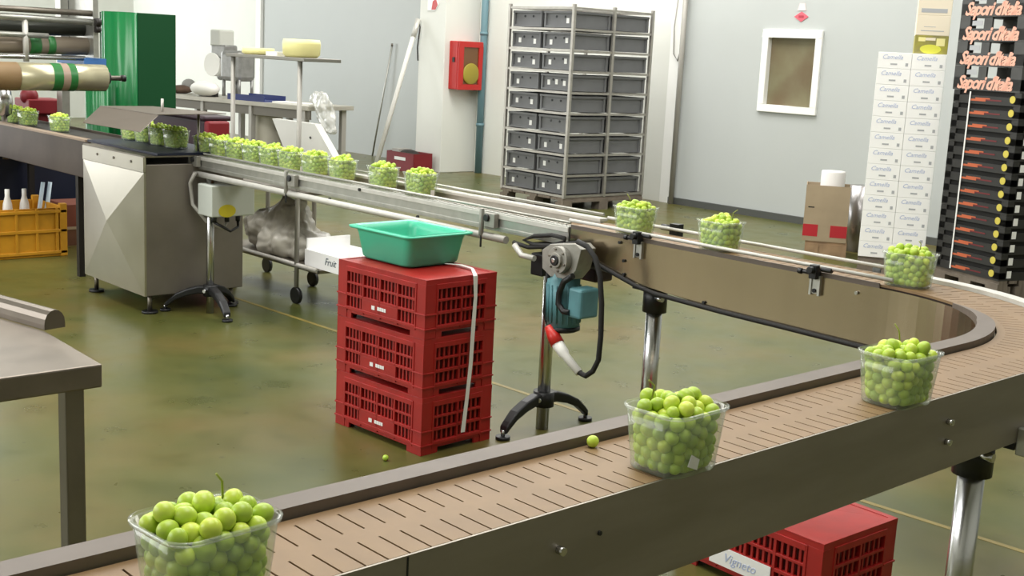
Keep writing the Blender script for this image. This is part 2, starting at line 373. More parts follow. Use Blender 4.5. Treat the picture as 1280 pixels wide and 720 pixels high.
# ------------------------------------------------------------------ curved slat conveyor
ZB = .898
RI, RO, CU, CV = .61, .80, 2.80, 1.997
UE, VE = -.9, 3.36
def path(off, n=22, u0=UE, v1=VE):
    """plan line at distance off outward from the inner belt edge"""
    r = RI+off; pts = [(u0, CV-r)]
    k = max(2, int((CU-u0)/.3))
    pts = [(u0+(CU-u0)*i/k, CV-r) for i in range(k)]
    pts += [(CU+r*math.sin(R(90*i/n)), CV-r*math.cos(R(90*i/n))) for i in range(n+1)]
    pts += [(CU+r, CV+(v1-CV)*i/4) for i in range(1, 5)]
    return pts
def ribbon(mb, off0, off1, z0, z1, m_, n=22, u0=UE, v1=VE, zb=None):
    a = path(off0, n, u0, v1); b_ = path(off1, n, u0, v1); k = len(a); vs = []
    for i in range(k):
        zl = zb(*a[i]) if zb else z0
        vs += [(*a[i], zl), (*b_[i], zl), (*b_[i], z1), (*a[i], z1)]
    fs = []
    for i in range(k-1):
        o = i*4
        for j in range(4): fs.append((o+j, o+(j+1) % 4, o+4+(j+1) % 4, o+4+j))
    fs += [(0, 1, 2, 3), ((k-1)*4+3, (k-1)*4+2, (k-1)*4+1, (k-1)*4)]
    mb.add(vs, fs, m_, False)
conv = thing('curved_conveyor', 'slat belt conveyor turning a right angle, tan belt between steel side panels', 'conveyor', (3.0, 1.7, 0), world=True)
mb = MB(); ribbon(mb, .002, .188, ZB-.03, ZB-.008, SLOT); mb.part('belt_bed', conv)
# slats: plates with slots left open between them, as in a side flexing chain
mb = MB(); PT = .0355
def plate(fn, s0, s1, w0, w1, m_=BELT):
    q = [fn(s0, w0), fn(s1, w0), fn(s1, w1), fn(s0, w1)]; z0, z1 = ZB-.0075, ZB
    vs = [(*p, z0) for p in q]+[(*p, z1) for p in q]
    mb.add(vs, [(4, 5, 6, 7), (0, 4, 7, 3), (1, 2, 6, 5), (0, 1, 5, 4), (3, 7, 6, 2)], m_)
def run(fn, L, n):
    p = L/n; g = .0034
    for i in range(n):
        s0, s1 = i*p, (i+1)*p
        plate(fn, s0+g/2, s1-g/2, .022, .086); plate(fn, s0+g/2, s1-g/2, .120, .189)
    plate(fn, 0, L, .001, .022) if fn is not arcf else None
    plate(fn, 0, L, .086, .120) if fn is not arcf else None
sf = lambda s, w: (UE+s, CV-RI-w)
def arcf(s, w):
    a = s/(RI+.095); r = RI+w; return (CU+r*math.sin(a), CV-r*math.cos(a))
lf = lambda s, w: (CU+RI+w, CV+s)
# line up the first straight so that a slot falls at u = .877
L1 = CU-UE; n1_ = round(L1/PT); run(sf, L1, n1_)
LA = (RI+.095)*math.pi/2; nA = round(LA/PT); run(arcf, LA, nA)
for i in range(nA):
    plate(arcf, i*LA/nA, (i+1)*LA/nA, .001, .022); plate(arcf, i*LA/nA, (i+1)*LA/nA, .086, .120)
run(lf, VE-CV, round((VE-CV)/PT)); mb.part('slat_belt', conv)
# side panels
def zbot(u, v):
    if v < 1.9: return .735 if u < 2.0 else .72
    return float(np.interp(v, [2.0, 2.3, 2.6, 2.95, 3.15, 3.33], [.695, .70, .703, .714, .763, .812]))
mb = MB(); ribbon(mb, -.004, 0, .72, ZB-.012, mat('tan_reflection_steel', '#bbab92', .24, 1, .12, 3, stretch=(2.2, 2.2, .12), bump=.12), 26, zb=zbot); mb.part('inner_side_panel', conv)  # tan tint of the steel stands in for warm surroundings mirrored in it
mb = MB(); ribbon(mb, .190, .194, .735, ZB, mat('front_panel_steel', '#a1998d', .45, .75, .15, 3, stretch=(1, 1, 6), rvar=.06), 26); op = mb.part('outer_side_panel', conv)
mb = MB()
for x, y in ((698, 687), (1185, 527), (1182, 552)):
    p = onv(x, y, CV-RO-.004); mb = MB(); mb.cyl(p, p-Vector((0, .012, 0)), .0065, CHROME, 10); mb.part('bolt', op)
p = onv(749, 666, CV-RO-.004); mb = MB(); mb.cyl(p, p-Vector((0, .003, 0)), .004, BLACK, 8); mb.part('bolt_hole', op)
p = onv(510, 690, CV-RO-.004); mb = MB(); mb.box(p.x-.0012, p.x+.0012, p.y-.001, p.y, .737, ZB-.002, BLACK); mb.part('panel_seam', op)
# guide strip along the inner edge of the belt
mb = MB(); 
k_ = []
for i in range(9): k_.append((.40+(CU-.40)*i/9, CV-RI, .046))
for i in range(19): k_.append((CU, CV, .046*(1-max(0, i-9)/9.6*.98)))
fi = []
for i, (x, y, w_) in enumerate(k_):
    if i < 9: fi.append([(x, y+.004, ZB-.012), (x, y+.004+w_, ZB-.012), (x, y+.004+w_, ZB+.016), (x, y+.004, ZB+.016)])
    else:
        a_ = R((i-9)*62/18); r0, r1 = RI-.004, RI-.004-w_
        q = lambda r, z: (CU+r*math.sin(a_), CV-r*math.cos(a_), z)
        zt_ = ZB+.016*max(.06, w_/.046)
        fi.append([q(r0, ZB-.012), q(r1, ZB-.012), q(r1, zt_), q(r0, zt_)])
mb.loft(fi, WEAR, False); mb.part('inner_guide_strip', conv)
mb2 = MB(); mb2.box(UE, .37, CV-RI+.004, CV-RI+.05, ZB-.012, ZB+.013, mat('dark_wear_strip', '#4a423c', .55)); mb2.part('inner_guide_strip', conv)
mb2 = MB()
def arc_band(mb, r0, r1, a0, a1, z0, z1, m_, n=24):
    fi = []
    for i in range(n+1):
        t = R(a0+(a1-a0)*i/n)
        fi.append([(CU+r0*math.sin(t), CV-r0*math.cos(t), z0), (CU+r1*math.sin(t), CV-r1*math.cos(t), z0), (CU+r1*math.sin(t), CV-r1*math.cos(t), z1), (CU+r0*math.sin(t), CV-r0*math.cos(t), z1)])
    mb.loft(fi, m_, False)
arc_band(mb2, RO+.004, RO+.05, 20, 90, ZB-.15, ZB+.012, ALUL); mb2.part('outer_curve_guard', conv)
# guide rods on the y arm
for nm, off, v0, z in (('near_guide_rod', -.012, 1.95, ZB+.022), ('far_guide_rod', .205, 2.0, ZB+.02)):
    mb = MB(); mb.tube([(CU+RI+off, v0, z), (CU+RI+off, 2.6, z), (CU+RI+off, 3.36, z)], .0065, ALUL, 8)
    mb.part(nm, conv)
mb = MB(); mb.box(CU+RI-.004, CU+RI+.0, 1.999, VE, ZB-.012, ZB+.004, WEAR); mb.part('wear_strip', conv)
def bracket(px_, py_, name='rail_bracket'):
    p = onu(px_, py_, CU+RI-.01); v, z = p.y, ZB+.012; x = CU+RI-.006
    m = MB(); m.box(x-.03, x, v-.014, v+.014, z-.03, z+.016, BLACK); m.cyl((x-.03, v, z), (x-.05, v, z), .012, BLACK, 12)
    m.cyl((x-.02, v+.012, z-.012), (x-.02, v+.045, z-.012), .006, BLACK, 8); m.cyl((x-.02, v+.045, z-.012), (x-.02, v+.06, z-.012), .01, BLACK, 10)
    m.cyl((x-.01, v-.02, z+.004), (x-.01, v-.06, z+.004), .009, BLACK, 10)
    o = m.part(name, conv, bevel=.002)
    m = MB(); m.box(x-.012, x+.002, v-.02, v-.012, z-.085, z-.02, ALU); m.box(x-.012, x+.002, v+.012, v+.02, z-.085, z-.02, ALU); m.box(x-.008, x+.002, v-.012, v+.012, z-.08, z-.03, ALU)
    m.cyl((x-.014, v, z-.07), (x-.0, v, z-.07), .007, BLACK, 8); m.part('clamp_plate', o)
bracket(799, 305); bracket(1020, 352)
for x_, y_ in ((846, 301),):
    p = onu(x_, y_, 3.64); m = MB(); m.box(3.615, 3.65, p.y-.02, p.y+.02, ZB-.02, ZB+.04, BLACK); m.cyl((3.63, p.y+.02, ZB+.02), (3.63, p.y+.07, ZB+.02), .012, BLACK, 10); m.part('rail_bracket', conv)
m = MB()
for x_, y_ in ((780, 326), (780, 343), (775, 303), (1071, 366), (880, 378)):
    p = onu(x_, y_, CU+RI-.006); m = MB(); m.cyl(p, p-Vector((.006, 0, 0)), .006, BLACK if x_ < 900 else CHROME, 8); m.part('bolt', conv)
# rubber edging under the inner panel, sagging as a cable
pts = [(CU+RI-.012, v, zbot(3.41, v)-.004) for v in (3.34, 3.15, 3.0, 2.9, 2.6, 2.35, 2.15, 2.0)]
pts += [(CU+(RI-.012)*math.cos(R(a)), CV-(RI-.012)*math.sin(R(a)), .69) for a in (15, 35, 55, 75, 90)]
m = MB(); m.tube(pts, [.009]*len(pts), RUBBER, 8); m.part('lower_edging', conv)
m = MB(); ribbon(m, .0, .19, .745, .755, STEELD, 12); m.part('bottom_pan', conv)
def pole_leg(x, y, top, parent, r=.027, arch=None, clamp=True, zlow=.0):
    m = MB(); m.cyl((x, y, zlow), (x, y, top), r, CHROME, 24); o = m.part('support_leg', parent)
    if clamp:
        m = MB(); m.cyl((x, y, top-.1), (x, y, top-.005), r+.015, BLACK, 20); m.cyl((x, y, top-.02), (x, y, top), r+.022, BLACK, 20)
        m.box(x-.1, x+.1, y-.03, y+.03, top-.006, top+.006, BLACK); m.cyl((x-.03, y-.03, top-.04), (x-.03, y-.062, top-.04), .011, CHROME, 10); m.part('pole_clamp', o)
    for dx, dy in (arch or []):
        m = MB(); L = math.hypot(dx, dy); rings = []
        ux, uy = dx/L, dy/L; nx, ny = -uy, ux
        prof = [(0, .135, .05), (.25, .135, .045), (.5, .118, .042), (.75, .09, .038), (.92, .055, .034), (1., .035, .03)]
        for s_, z_, hh in prof:
            px_, py_ = x+dx*s_, y+dy*s_; wd = .024 if s_ < .9 else .022
            rings.append([(px_-nx*wd, py_-ny*wd, z_-hh/2), (px_+nx*wd, py_+ny*wd, z_-hh/2), (px_+nx*wd, py_+ny*wd, z_+hh/2), (px_-nx*wd, py_-ny*wd, z_+hh/2)])
        m.loft(rings, BLACK, False); m.part('foot_arm', o, bevel=.008)
        m = MB(); m.cyl((x+dx, y+dy, 0), (x+dx, y+dy, .014), .03, BLACK, 16); m.cyl((x+dx, y+dy, .014), (x+dx, y+dy, .04), .009, CHROME, 10); m.part('levelling_foot', o)
    if arch:
        m = MB(); m.cyl((x, y, .10), (x, y, .165), r+.018, BLACK, 20); m.cyl((x-.04, y-.02, .135), (x-.055, y-.028, .135), .01, CHROME, 8); m.part('hub', o)
    return o
pole_leg(3.50, 2.985, .715, conv, .031, [(-.23, 0), (.23, 0)])
pole_leg(2.685, 1.285, .735, conv, .031, [(0, .23), (0, -.23)])
pole_leg(-.5, 1.29, .735, conv, .031, [(0, .23), (0, -.23)])
p = onv(1274, 545, 1.19); m = MB(); m.box(p.x-.006, p.x+.05, 1.16, 1.193, p.z-.045, p.z+.02, ALU); m.cyl((p.x+.02, 1.16, p.z), (p.x+.02, 1.14, p.z), .012, CHROME, 10); m.part('sensor_bracket', conv, bevel=.003)
m = MB(); m.box(2.70, 2.86, 1.20, 1.225, .712, .728, BLACK); m.part('bracket_arm', conv)

# ------------------------------------------------------------------ straight conveyor from the filling cabinet
SV0, SV1 = 3.37, 6.345
sc = thing('straight_conveyor', 'long straight steel conveyor carrying the row of grape punnets from the cabinet', 'conveyor', (3.5, 5, 0), world=True)
m = MB(); m.box(3.405, 3.425, SV0, SV1, .815, .892, ALU); m.box(3.400, 3.405, SV0, SV1, .868, .888, ALUL); m.box(3.401, 3.405, SV0, SV1, .822, .836, ALU)
m.part('near_side_profile', sc, bevel=.002)
m = MB(); m.box(3.585, 3.605, SV0, SV1, .80, .90, ALU); m.box(3.58, 3.625, SV0, 6.2, .90, .914, ALUL); m.part('far_side_profile', sc, bevel=.002)
m = MB(); m.box(3.425, 3.585, SV0, SV1, .868, .880, BELT); m.part('belt', sc)
m = MB(); v = SV0
while v < 6.3:
    m.box(3.428, 3.452, v, v+.012, .88, .893, ALU); v += .0254
m.tube([(3.44, SV0, .884), (3.44, 6.3, .884)], .006, BLACK, 6); m.part('chain_edge', sc)
m = MB(); m.tube([(3.395, 3.72, .789), (3.395, 6.36, .789)], .0165, ALUL, 12); m.part('lower_rail_tube', sc)
m = MB(); m.tube([(3.414, SV0, .906), (3.414, 6.3, .906)], .006, ALU, 8); m.part('near_guide_rod', sc)
m = MB(); m.tube([(3.6, SV0, .93), (3.6, 6.3, .93)], .006, ALU, 8); m.part('far_guide_rod', sc)
for x_, y_ in ((244, 203), (365, 232), (612, 278)):
    p = onu(x_, y_, 3.39); v = p.y
    m = MB(); m.box(3.375, 3.40, v-.045, v+.02, .83, .89, CAST); m.cyl((3.38, v+.04, .905), (3.38, v+.04, .79), .011, CAST, 8); m.cyl((3.365, v, .87), (3.38, v, .87), .016, BLACK, 10)
    m.cyl((3.38, v+.04, .80), (3.38, v+.04, .74), .005, BLACK, 6); m.part('rail_bracket', sc, bevel=.003)
m = MB()
for x_, y_ in ((413, 249), (523, 271), (450, 237)):
    p = onu(x_, y_, 3.40); m = MB(); m.cyl(p, p-Vector((.008, 0, 0)), .008, BLACK, 8); m.part('bolt', sc)
pole_leg(3.51, 3.565, .79, sc, .027, [(-.24, -.02), (.24, -.02)])
pole_leg(3.42, 6.235, .79, sc, .022, [(-.19, .17), (-.03, -.25), (.2, .1)], clamp=False)
# drive motor hanging from its end
mo = MB(); P = lambda x, y, u=3.30: onu(x, y, u)
c = P(698, 325, 3.27)
gb = MB(); q = [P(*a) for a in ((680, 312), (690, 305), (722, 305), (729, 312), (722, 338), (712, 350), (690, 345), (680, 335))]
gb.loft([[Vector((3.29, p.y, p.z)) for p in q], [Vector((3.37, p.y, p.z)) for p in q]], CAST, False)
gb.cyl((3.262, c.y, c.z), (3.29, c.y, c.z), .052, CAST, 24); gb.cyl((3.25, c.y, c.z), (3.265, c.y, c.z), .03, CAST, 20); gb.cyl((3.244, c.y, c.z), (3.252, c.y, c.z), .02, BLACK, 16); gb.cyl((3.240, c.y, c.z), (3.25, c.y, c.z), .009, CHROME, 12)
for k in range(6):
    a = k*math.pi/3+.3; gb.cyl((3.256, c.y+.042*math.cos(a), c.z+.042*math.sin(a)), (3.264, c.y+.042*math.cos(a), c.z+.042*math.sin(a)), .005, STEELD, 8)
g_ = gb.part('gearbox', sc, bevel=.006); g_['label'] = 'grey cast gearbox with round flange'
m = MB(); t0, t1 = P(705, 340, 3.34), P(704, 412, 3.34); m.tube([t0, t0.lerp(t1, .1), t0.lerp(t1, .12), t0.lerp(t1, .93)], [.05, .052, .064, .064], MOTOR, 24)
d = (t1-t0).normalized()
for k in range(18):
    a = k*2*math.pi/18; off = Vector((math.cos(a), math.sin(a), 0))*.066; m.tube([t0.lerp(t1, .2)+off, t0.lerp(t1, .85)+off], .004, MOTOR, 4)
mo_ = m.part('motor', sc); mo_['label'] = 'teal painted electric motor'
m = MB(); m.tube([t0.lerp(t1, .93), t0.lerp(t1, 1.0), t0.lerp(t1, 1.03)], [.066, .066, .05], BLACK, 24); m.part('fan_cover', mo_)
m = MB(); b1 = P(728, 377, 3.32); m.box(b1.x-.05, b1.x+.05, b1.y-.04, b1.y+.03, b1.z-.06, b1.z+.055, MOTOR); m.part('terminal_box', mo_, bevel=.01)
m = MB(); m.tube([P(x, y, 3.27) for x, y in ((716, 345), (705, 352), (699, 366), (698, 380), (704, 389), (712, 391))], .012, BLACK, 10); m.part('conduit', mo_)
m = MB(); m.tube([P(686, 408, 3.28), P(692, 420, 3.28), P(697, 430, 3.28)], [.018, .026, .027], REDP, 16); pl = m.part('plug', sc); pl['label'] = 'red and white plug connector'
m = MB(); m.tube([P(696, 428, 3.28), P(705, 442, 3.28), P(707, 445, 3.28), P(724, 466, 3.28)], [.024, .022, .017, .015], WHITE, 16); m.part('plug_sleeve', pl)
m = MB(); m.tube([P(x, y, 3.28) for x, y in ((723, 465), (732, 470), (741, 464), (748, 450), (751, 420), (752, 380), (750, 345), (744, 322), (734, 308), (722, 302))], .0105, RUBBER, 10); m.part('cable', sc)
m = MB(); m.tube([P(x, y, 3.37) for x, y in ((642, 303), (660, 309), (685, 308), (705, 303), (706, 298), (690, 294), (668, 295), (655, 300), (668, 306), (690, 307), (725, 303))], .009, RUBBER, 8); m.part('cable', sc)
m = MB(); m.tube([P(x, y, 3.34) for x, y in ((686, 330), (684, 360), (681, 390), (686, 408))], .009, RUBBER, 8); m.part('cable', sc)
m = MB(); m.tube([P(x, y, 3.33) for x, y in ((643, 306), (652, 319), (668, 323))], .012, ALUL, 8); m.part('bent_rod', sc)
a, b_ = P(672, 322, 3.42), P(678, 345, 3.42); m = MB(); m.box(3.40, 3.47, a.y-.05, a.y+.02, b_.z, a.z+.02, BLACK); m.part('motor_mount', sc, bevel=.006)
m = MB(); a = P(736, 335, 3.48); m.box(3.46, 3.56, a.y-.06, a.y+.05, a.z-.05, a.z+.07, mat('dark_guard', '#3a2422', .5)); m.part('chain_guard', sc, bevel=.01)
# junction box below it
t = sc
m = MB(); m.box(3.36, 3.63, 6.11, 6.27, .57, .745, mat('pale_grey_box', '#c9cec6', .5)); jb = m.part('junction_box', sc, bevel=.006)
m = MB(); m.lathe([(.001, 0), (.036, 0), (.036, .002)], mat('yellow_label', '#d2c22c', .5), 20, Matrix.Translation((3.455, 6.109, .603)) @ Matrix.Rotation(R(90), 4, 'X') @ Matrix.Scale(1.5, 4, (1, 0, 0))); m.part('yellow_sticker', jb)
m = MB()
for x_ in (3.42, 3.5, 3.57): m.cyl((x_, 6.19, .53), (x_, 6.19, .57), .014, BLACK, 10)
m.tube([(3.36, 6.3, .80), (3.345, 6.33, .74), (3.35, 6.31, .62), (3.40, 6.24, .53), (3.48, 6.19, .49), (3.5, 6.19, .53)], .011, PIPEG, 8)
m.tube([(3.57, 6.19, .53), (3.56, 6.17, .50), (3.50, 6.15, .48), (3.42, 6.19, .53)], .008, BLACK, 8); m.part('cable', jb)

# ------------------------------------------------------------------ filling cabinet with hood
cb = thing('steel_cabinet', 'free-standing stainless steel cabinet with creased front panel under the folded hood', 'cabinet', (3.4, 6.75, 0), world=True)
cu0, cu1, cv0, cv1, cz0, cz1 = 3.08, 3.70, 6.355, 7.15, .105, .885
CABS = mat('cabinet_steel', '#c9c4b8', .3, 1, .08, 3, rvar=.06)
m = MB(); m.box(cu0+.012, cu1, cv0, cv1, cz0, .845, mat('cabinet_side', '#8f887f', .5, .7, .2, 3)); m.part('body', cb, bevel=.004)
# cross-broken front panel
m = MB(); za, zb_, ym = cz0, .80, (cv0+cv1)/2
A, B, C_, D_ = (cu0, cv1, za), (cu0, cv0, za), (cu0, cv0, zb_), (cu0, cv1, zb_); E_ = (cu0-.03, ym+.02, (za+zb_)/2+.03)
m.add([A, B, C_, D_, E_], [(0, 1, 4), (1, 2, 4), (2, 3, 4), (3, 0, 4)], CABS); m.box(cu0, cu0+.012, cv0, cv1, cz0, .80, CABS); m.part('front_panel', cb)
m = MB(); m.box(cu0-.004, cu0+.012, cv0, cv1, .803, cz1, CABS)
for k in range(3): m.cyl((cu0-.004, cv0+.15+.22*k, .85), (cu0-.008, cv0+.15+.22*k, .85), .008, STEELD, 8)
m.part('top_band', cb)
m = MB(); m.box(cu0, cu1, cv0-.01, cv1, cz1, cz1+.008, STEELD); m.part('deck', cb)
m = MB(); m.box(cu0+.08, cu1-.05, cv0+.0, cv1+.12, cz1+.009, cz1+.022, NAVY); m.part('belt', cb)
for x_, y_ in ((cu0+.05, cv0+.04), (cu0+.05, cv1-.05), (cu1-.05, cv0+.05), (cu1-.05, cv1-.05)):
    m = MB(); m.cyl((x_, y_, .012), (x_, y_, cz0+.01), .013, STEELD, 12); o = m.part('leg', cb)
    m = MB(); m.cyl((x_, y_, 0), (x_, y_, .014), .045, BLACK, 20); m.part('foot_pad', o)
hz = 1.125; m = MB(); h1 = onz(124, 133, hz); h2 = onz(198, 144, hz); h3 = onz(277, 142, hz); h4 = onz(187, 133, hz); l1 = onz(108, 154, 1.055); l2 = onz(180, 166, 1.055)
hu, ha, hb = h1.x+.005, h2.y, h1.y
m.slab([(hu, ha, hz), (hu, hb, hz), (h4.x, hb, hz), (h3.x, ha+.1, hz)], (0, 0, .004), mat('hood_steel', '#6e645a', .45, .6, .1, 3))
m.slab([(hu, ha, hz), (hu, hb, hz), (l1.x, l1.y+.05, 1.055), (l2.x, l2.y+.05, 1.055)], (.003, 0, -.002), MATS['hood_steel']); hd = m.part('hood', cb)
m = MB()
for x_, y_ in ((h4.x-.06, hb-.08), (h3.x-.12, ha+.2)): m.cyl((x_, y_, cz1), (x_, y_, hz), .008, STEEL, 8)
m.cyl((hu+.15, ha+.25, hz), (hu+.15, ha+.25, hz+.075), .008, ALUL, 8); m.part('hood_rod', cb)

# ------------------------------------------------------------------ infeed conveyor on the left and wrapping machine
t = thing('infeed_conveyor', 'dark brown steel conveyor at the left edge leading into the cabinet', 'conveyor', (3.4, 9, 0), world=True)
m = MB(); m.box(3.2, 3.22, 7.35, 10.9, .655, .885, BROWNS); m.part('near_side_panel', t, bevel=.004)
m = MB(); m.box(3.60, 3.62, 7.35, 10.9, .655, .885, BROWNS); m.part('far_side_panel', t)
m = MB(); m.box(3.22, 3.60, 7.3, 10.9, .85, .87, DARKM); m.part('belt', t)
m = MB(); m.box(3.18, 3.24, 7.35, 10.9, .885, .897, mat('brown_edge', '#9b8774', .5, .4)); m.part('edge_rail', t)
for y_ in (7.6, 9.2, 10.75):
    for x_ in (3.25, 3.56):
        m = MB(); m.box(x_-.02, x_+.02, y_-.02, y_+.02, 0, .66, DARKM); m.part('leg', t)
t = thing('wrapping_machine', 'film wrapping machine with steel bars over the left conveyor', 'machine', (3.4, 9.6, 0), world=True)
m = MB(); m.box(2.4, 4.3, 9.3, 10.6, .03, .64, NAVY); m.part('base_cabinet', t, bevel=.01)
for x_ in (2.5, 3.9): m = MB(); m.box(x_-.03, x_+.03, 9.35, 9.45, .64, 2.2, ALU); m.part('upright', t)
va = 8.95
def hbar(p0, p1, r, mt, nm, v=va):
    a, b_ = onv(*p0, v), onv(*p1, v); a = a + (a-b_)*1.2; m = MB(); m.tube([a, b_], r, mt, 14); return m.part(nm, t)
hbar((0, 10), (114, 17), .022, STEELD, 'cross_bar'); hbar((0, 20), (118, 28), .024, ALU, 'cross_bar'); hbar((0, 42), (60, 45), .02, ALU, 'cross_bar'); hbar((0, 70), (106, 73), .017, CHROME, 'guide_roller')
a, b_ = onv(0, 34, va+.15), onv(116, 36, va+.15); m = MB(); m.tube([a+(a-b_), b_], .055, mat('dark_roller', '#393b35', .4, .4), 18); m.part('dark_roller', t)
a, b_ = onv(0, 55, va+.1), onv(112, 58, va+.1); m = MB(); m.tube([a+(a-b_), b_], .065, mat('brown_film_roll', '#8d8172', .35, .3), 18); o = m.part('film_roll', t)
m = MB()
for s0, s1 in ((.30, .42), (.50, .58)): m.tube([a.lerp(b_, s0), a.lerp(b_, s1)], .067, FILMG, 18)
m.part('green_stripe', o)
a, b_ = onv(31, 24, va), onv(33, 77, va); m = MB(); m.tube([a, b_], .02, ALUL, 10); m.part('upright_rod', t)
a, b_ = onv(117, -10, va), onv(119, 72, va); m = MB(); m.box(a.x-.02, a.x+.02, va-.03, 9.4, b_.z, 2.2, ALU); m.part('end_plate', t)
m = MB(); a = onv(122, 28, va-.05); m.cyl(a-Vector((.02, 0, 0)), a+Vector((.02, 0, 0)), .03, DARKM, 12); m.cyl(a+Vector((-.02, 0, -.05)), a+Vector((.02, 0, -.05)), .024, DARKM, 12); m.part('hand_knob', t)
a = onv(112, 78, va); m = MB(); m.box(a.x-.05, a.x+.12, va-.02, 9.42, a.z-.02, a.z+.03, mat('blue_bracket', '#3f6fae', .5)); m.part('blue_bracket', t)
v = 8.6; a, b_ = onv(0, 95, v), onv(130, 97.5, v); rr_ = .095
t2 = t
m = MB(); m.tube([a+(a-b_)*.6, a.lerp(b_, .15)], rr_*1.02, CORE, 28); m.tube([a.lerp(b_, .15), b_], rr_, FILM, 28); fr_ = m.part('film_roll', t); fr_['label'] = 'cream film roll with two green stripes'
m = MB()
for s0, s1 in ((.46, .55), (.62, .69)): m.tube([a.lerp(b_, s0), a.lerp(b_, s1)], rr_+.0015, FILMG, 28, False)
m.tube([a.lerp(b_, .55), a.lerp(b_, .62)], rr_+.0012, mat('film_mauve', '#a08a7a', .35), 28, False); m.part('green_stripe', fr_)
dd = (b_-a).normalized(); m = MB(); m.tube([a+(a-b_)*.7, b_+dd*.14], .018, STEELD, 14); m.tube([b_+dd*.0, b_+dd*.035], .045, BLACK, 16); m.tube([b_+dd*.13, b_+dd*.16], .024, BLACK, 14); m.part('roll_shaft', fr_)
m = MB(); m.box(2.85, 2.9, 8.55, 9.4, a.z-.03, a.z+.03, STEELD); m.box(3.3, 3.34, 8.6, 9.4, a.z-.015, a.z+.015, STEELD); m.part('roll_arm', t)
m = MB(); p = onv(5, 128, 8.9); m.lathe([(.02, -.1), (.05, -.08), (.06, 0), (.05, .08), (.02, .1)], CHROME, 18, Matrix.Translation(p)); m.cyl(p-Vector((0, 0, .4)), p-Vector((0, 0, .08)), .02, STEELD, 10); m.part('motor_drum', t)
# green enclosure
g0 = onv(138, 15, 10.0); t = thing('green_enclosure', 'tall shiny green enclosure with a ribbed rounded corner behind the hood', 'enclosure', (4.8, 10.3, 0), world=True)
zt = 1.725; m = MB(); poly = [(5.15, 10.0), (5.15, 10.8), (4.4, 10.8), (4.4, 10.5)]
m.prism([(4.80, 10.0), (5.15, 10.0), (5.15, 10.75), (4.80, 10.75)], 0, zt, mat('green_dark', '#0b4423', .6, spec=.25)); m.part('flat_door', t, bevel=.004)
m = MB(); pts = []; n = 48
for i in range(n+1):
    a = R(-90-150*i/n); rad = .2+.009*math.sin(i*.52); pts.append((4.80+rad*math.cos(a), 10.205+rad*math.sin(a)))
m.loft([[(x, y, z) for x, y in pts] for z in (0, zt)], GREEN, True); m.part('ribbed_corner', t)
m = MB(); pts = []
for i in range(n+1):
    a = R(-60-220*i/n); rad = .10+.006*math.sin(i*.8); pts.append((4.47+rad*math.cos(a), 10.05+rad*math.sin(a)))
m.loft([[(x, y, z) for x, y in pts] for z in (0, 1.15)], GREEN, True); m.part('rolled_skirt', t)
# yellow crate with bottles, brown carton under the conveyor, maroon jacket on the machine
yv = 8.37; t = thing('yellow_crate', 'yellow plastic crate on the floor at the left edge', 'crate', (3.2, yv+.2, 0), world=True)
m = MB(); y0, y1, x0, x1, hh = yv, yv+.5, 2.93, 3.48, .34
m.box(x0, x1, y0, y1, .0, .02, YEL); m.box(x0, x1, y0, y0+.015, .02, hh, YEL); m.box(x0, x1, y1-.015, y1, .02, hh, YEL); m.box(x0, x0+.015, y0, y1, .02, hh, YEL); m.box(x1-.015, x1, y0, y1, .02, hh, YEL)
for x_ in (x0, x1-.05): 
    for y_ in (y0-.012, y1-.03): m.box(x_, x_+.05, y_, y_+.04, 0, hh+.03, YEL)
m.part('body', t, bevel=.005)
m = MB()
for z_ in (.02, .17, hh-.035): m.box(x0, x1, y0-.012, y0, z_, z_+.022, YEL)
for k in range(4): m.box(x0+.05+.14*k, x0+.07+.14*k, y0-.010, y0, .02, hh, YEL)
m.part('ribs', t, bevel=.003)
bot = MB(); bot.lathe([(.03, .0), (.036, .02), (.036, .13), (.026, .16), (.036, .19), (.03, .25), (.016, .29), (.016, .33)], WHITE, 16)
for i, (x_, y_) in enumerate(((9, 245), (30, 235))):
    p = onv(x_, y_, yv+.3); o = bot.build('white_bottle', loc=None); o.location = (p.x, p.y, .02); o.scale = (1.0, 1., 1.28)
    tag(o, ['slim white plastic bottle standing at the left in the yellow crate', 'white plastic bottle standing in the middle of the yellow crate'][i], 'bottle', 'white bottles in the yellow crate')
tb = MB(); tb.tube([(0, 0, 0), (-.01, 0, .2), (.03, 0, .46)], [.014, .016, .014], mat('pale_blue_plastic', '#c9dbe6', .4), 12)
for i, x_ in enumerate((49, 58)):
    p = onv(x_, 250, yv+.33); o = tb.build('pale_tube'); o.location = (p.x, p.y, .02); tag(o, ['pale blue tube leaning beside the white bottles in the yellow crate', 'rightmost pale blue tube leaning in the yellow crate'][i], 'tube', 'pale tubes in the yellow crate')
p0, p1 = onv(84, 290, 8.75), onv(103, 290, 8.75); m = MB(); m.box(p0.x, p0.x+.3, 8.75, 9.1, 0, .13, mat('brown_carton', '#6e4a34', .8, 0, .2, 8)); m.box(p0.x+.002, p0.x+.298, 8.752, 9.098, .13, .30, mat('red_brown_carton', '#7a4230', .8, 0, .2, 8)); m.box(p0.x-.005, p0.x+.305, 8.745, 8.75, .12, .14, CARD)
tag(m.build('brown_carton', loc=(p0.x+.15, 8.9, 0)), 'dark brown carton on the floor between yellow crate and steel cabinet', 'carton')
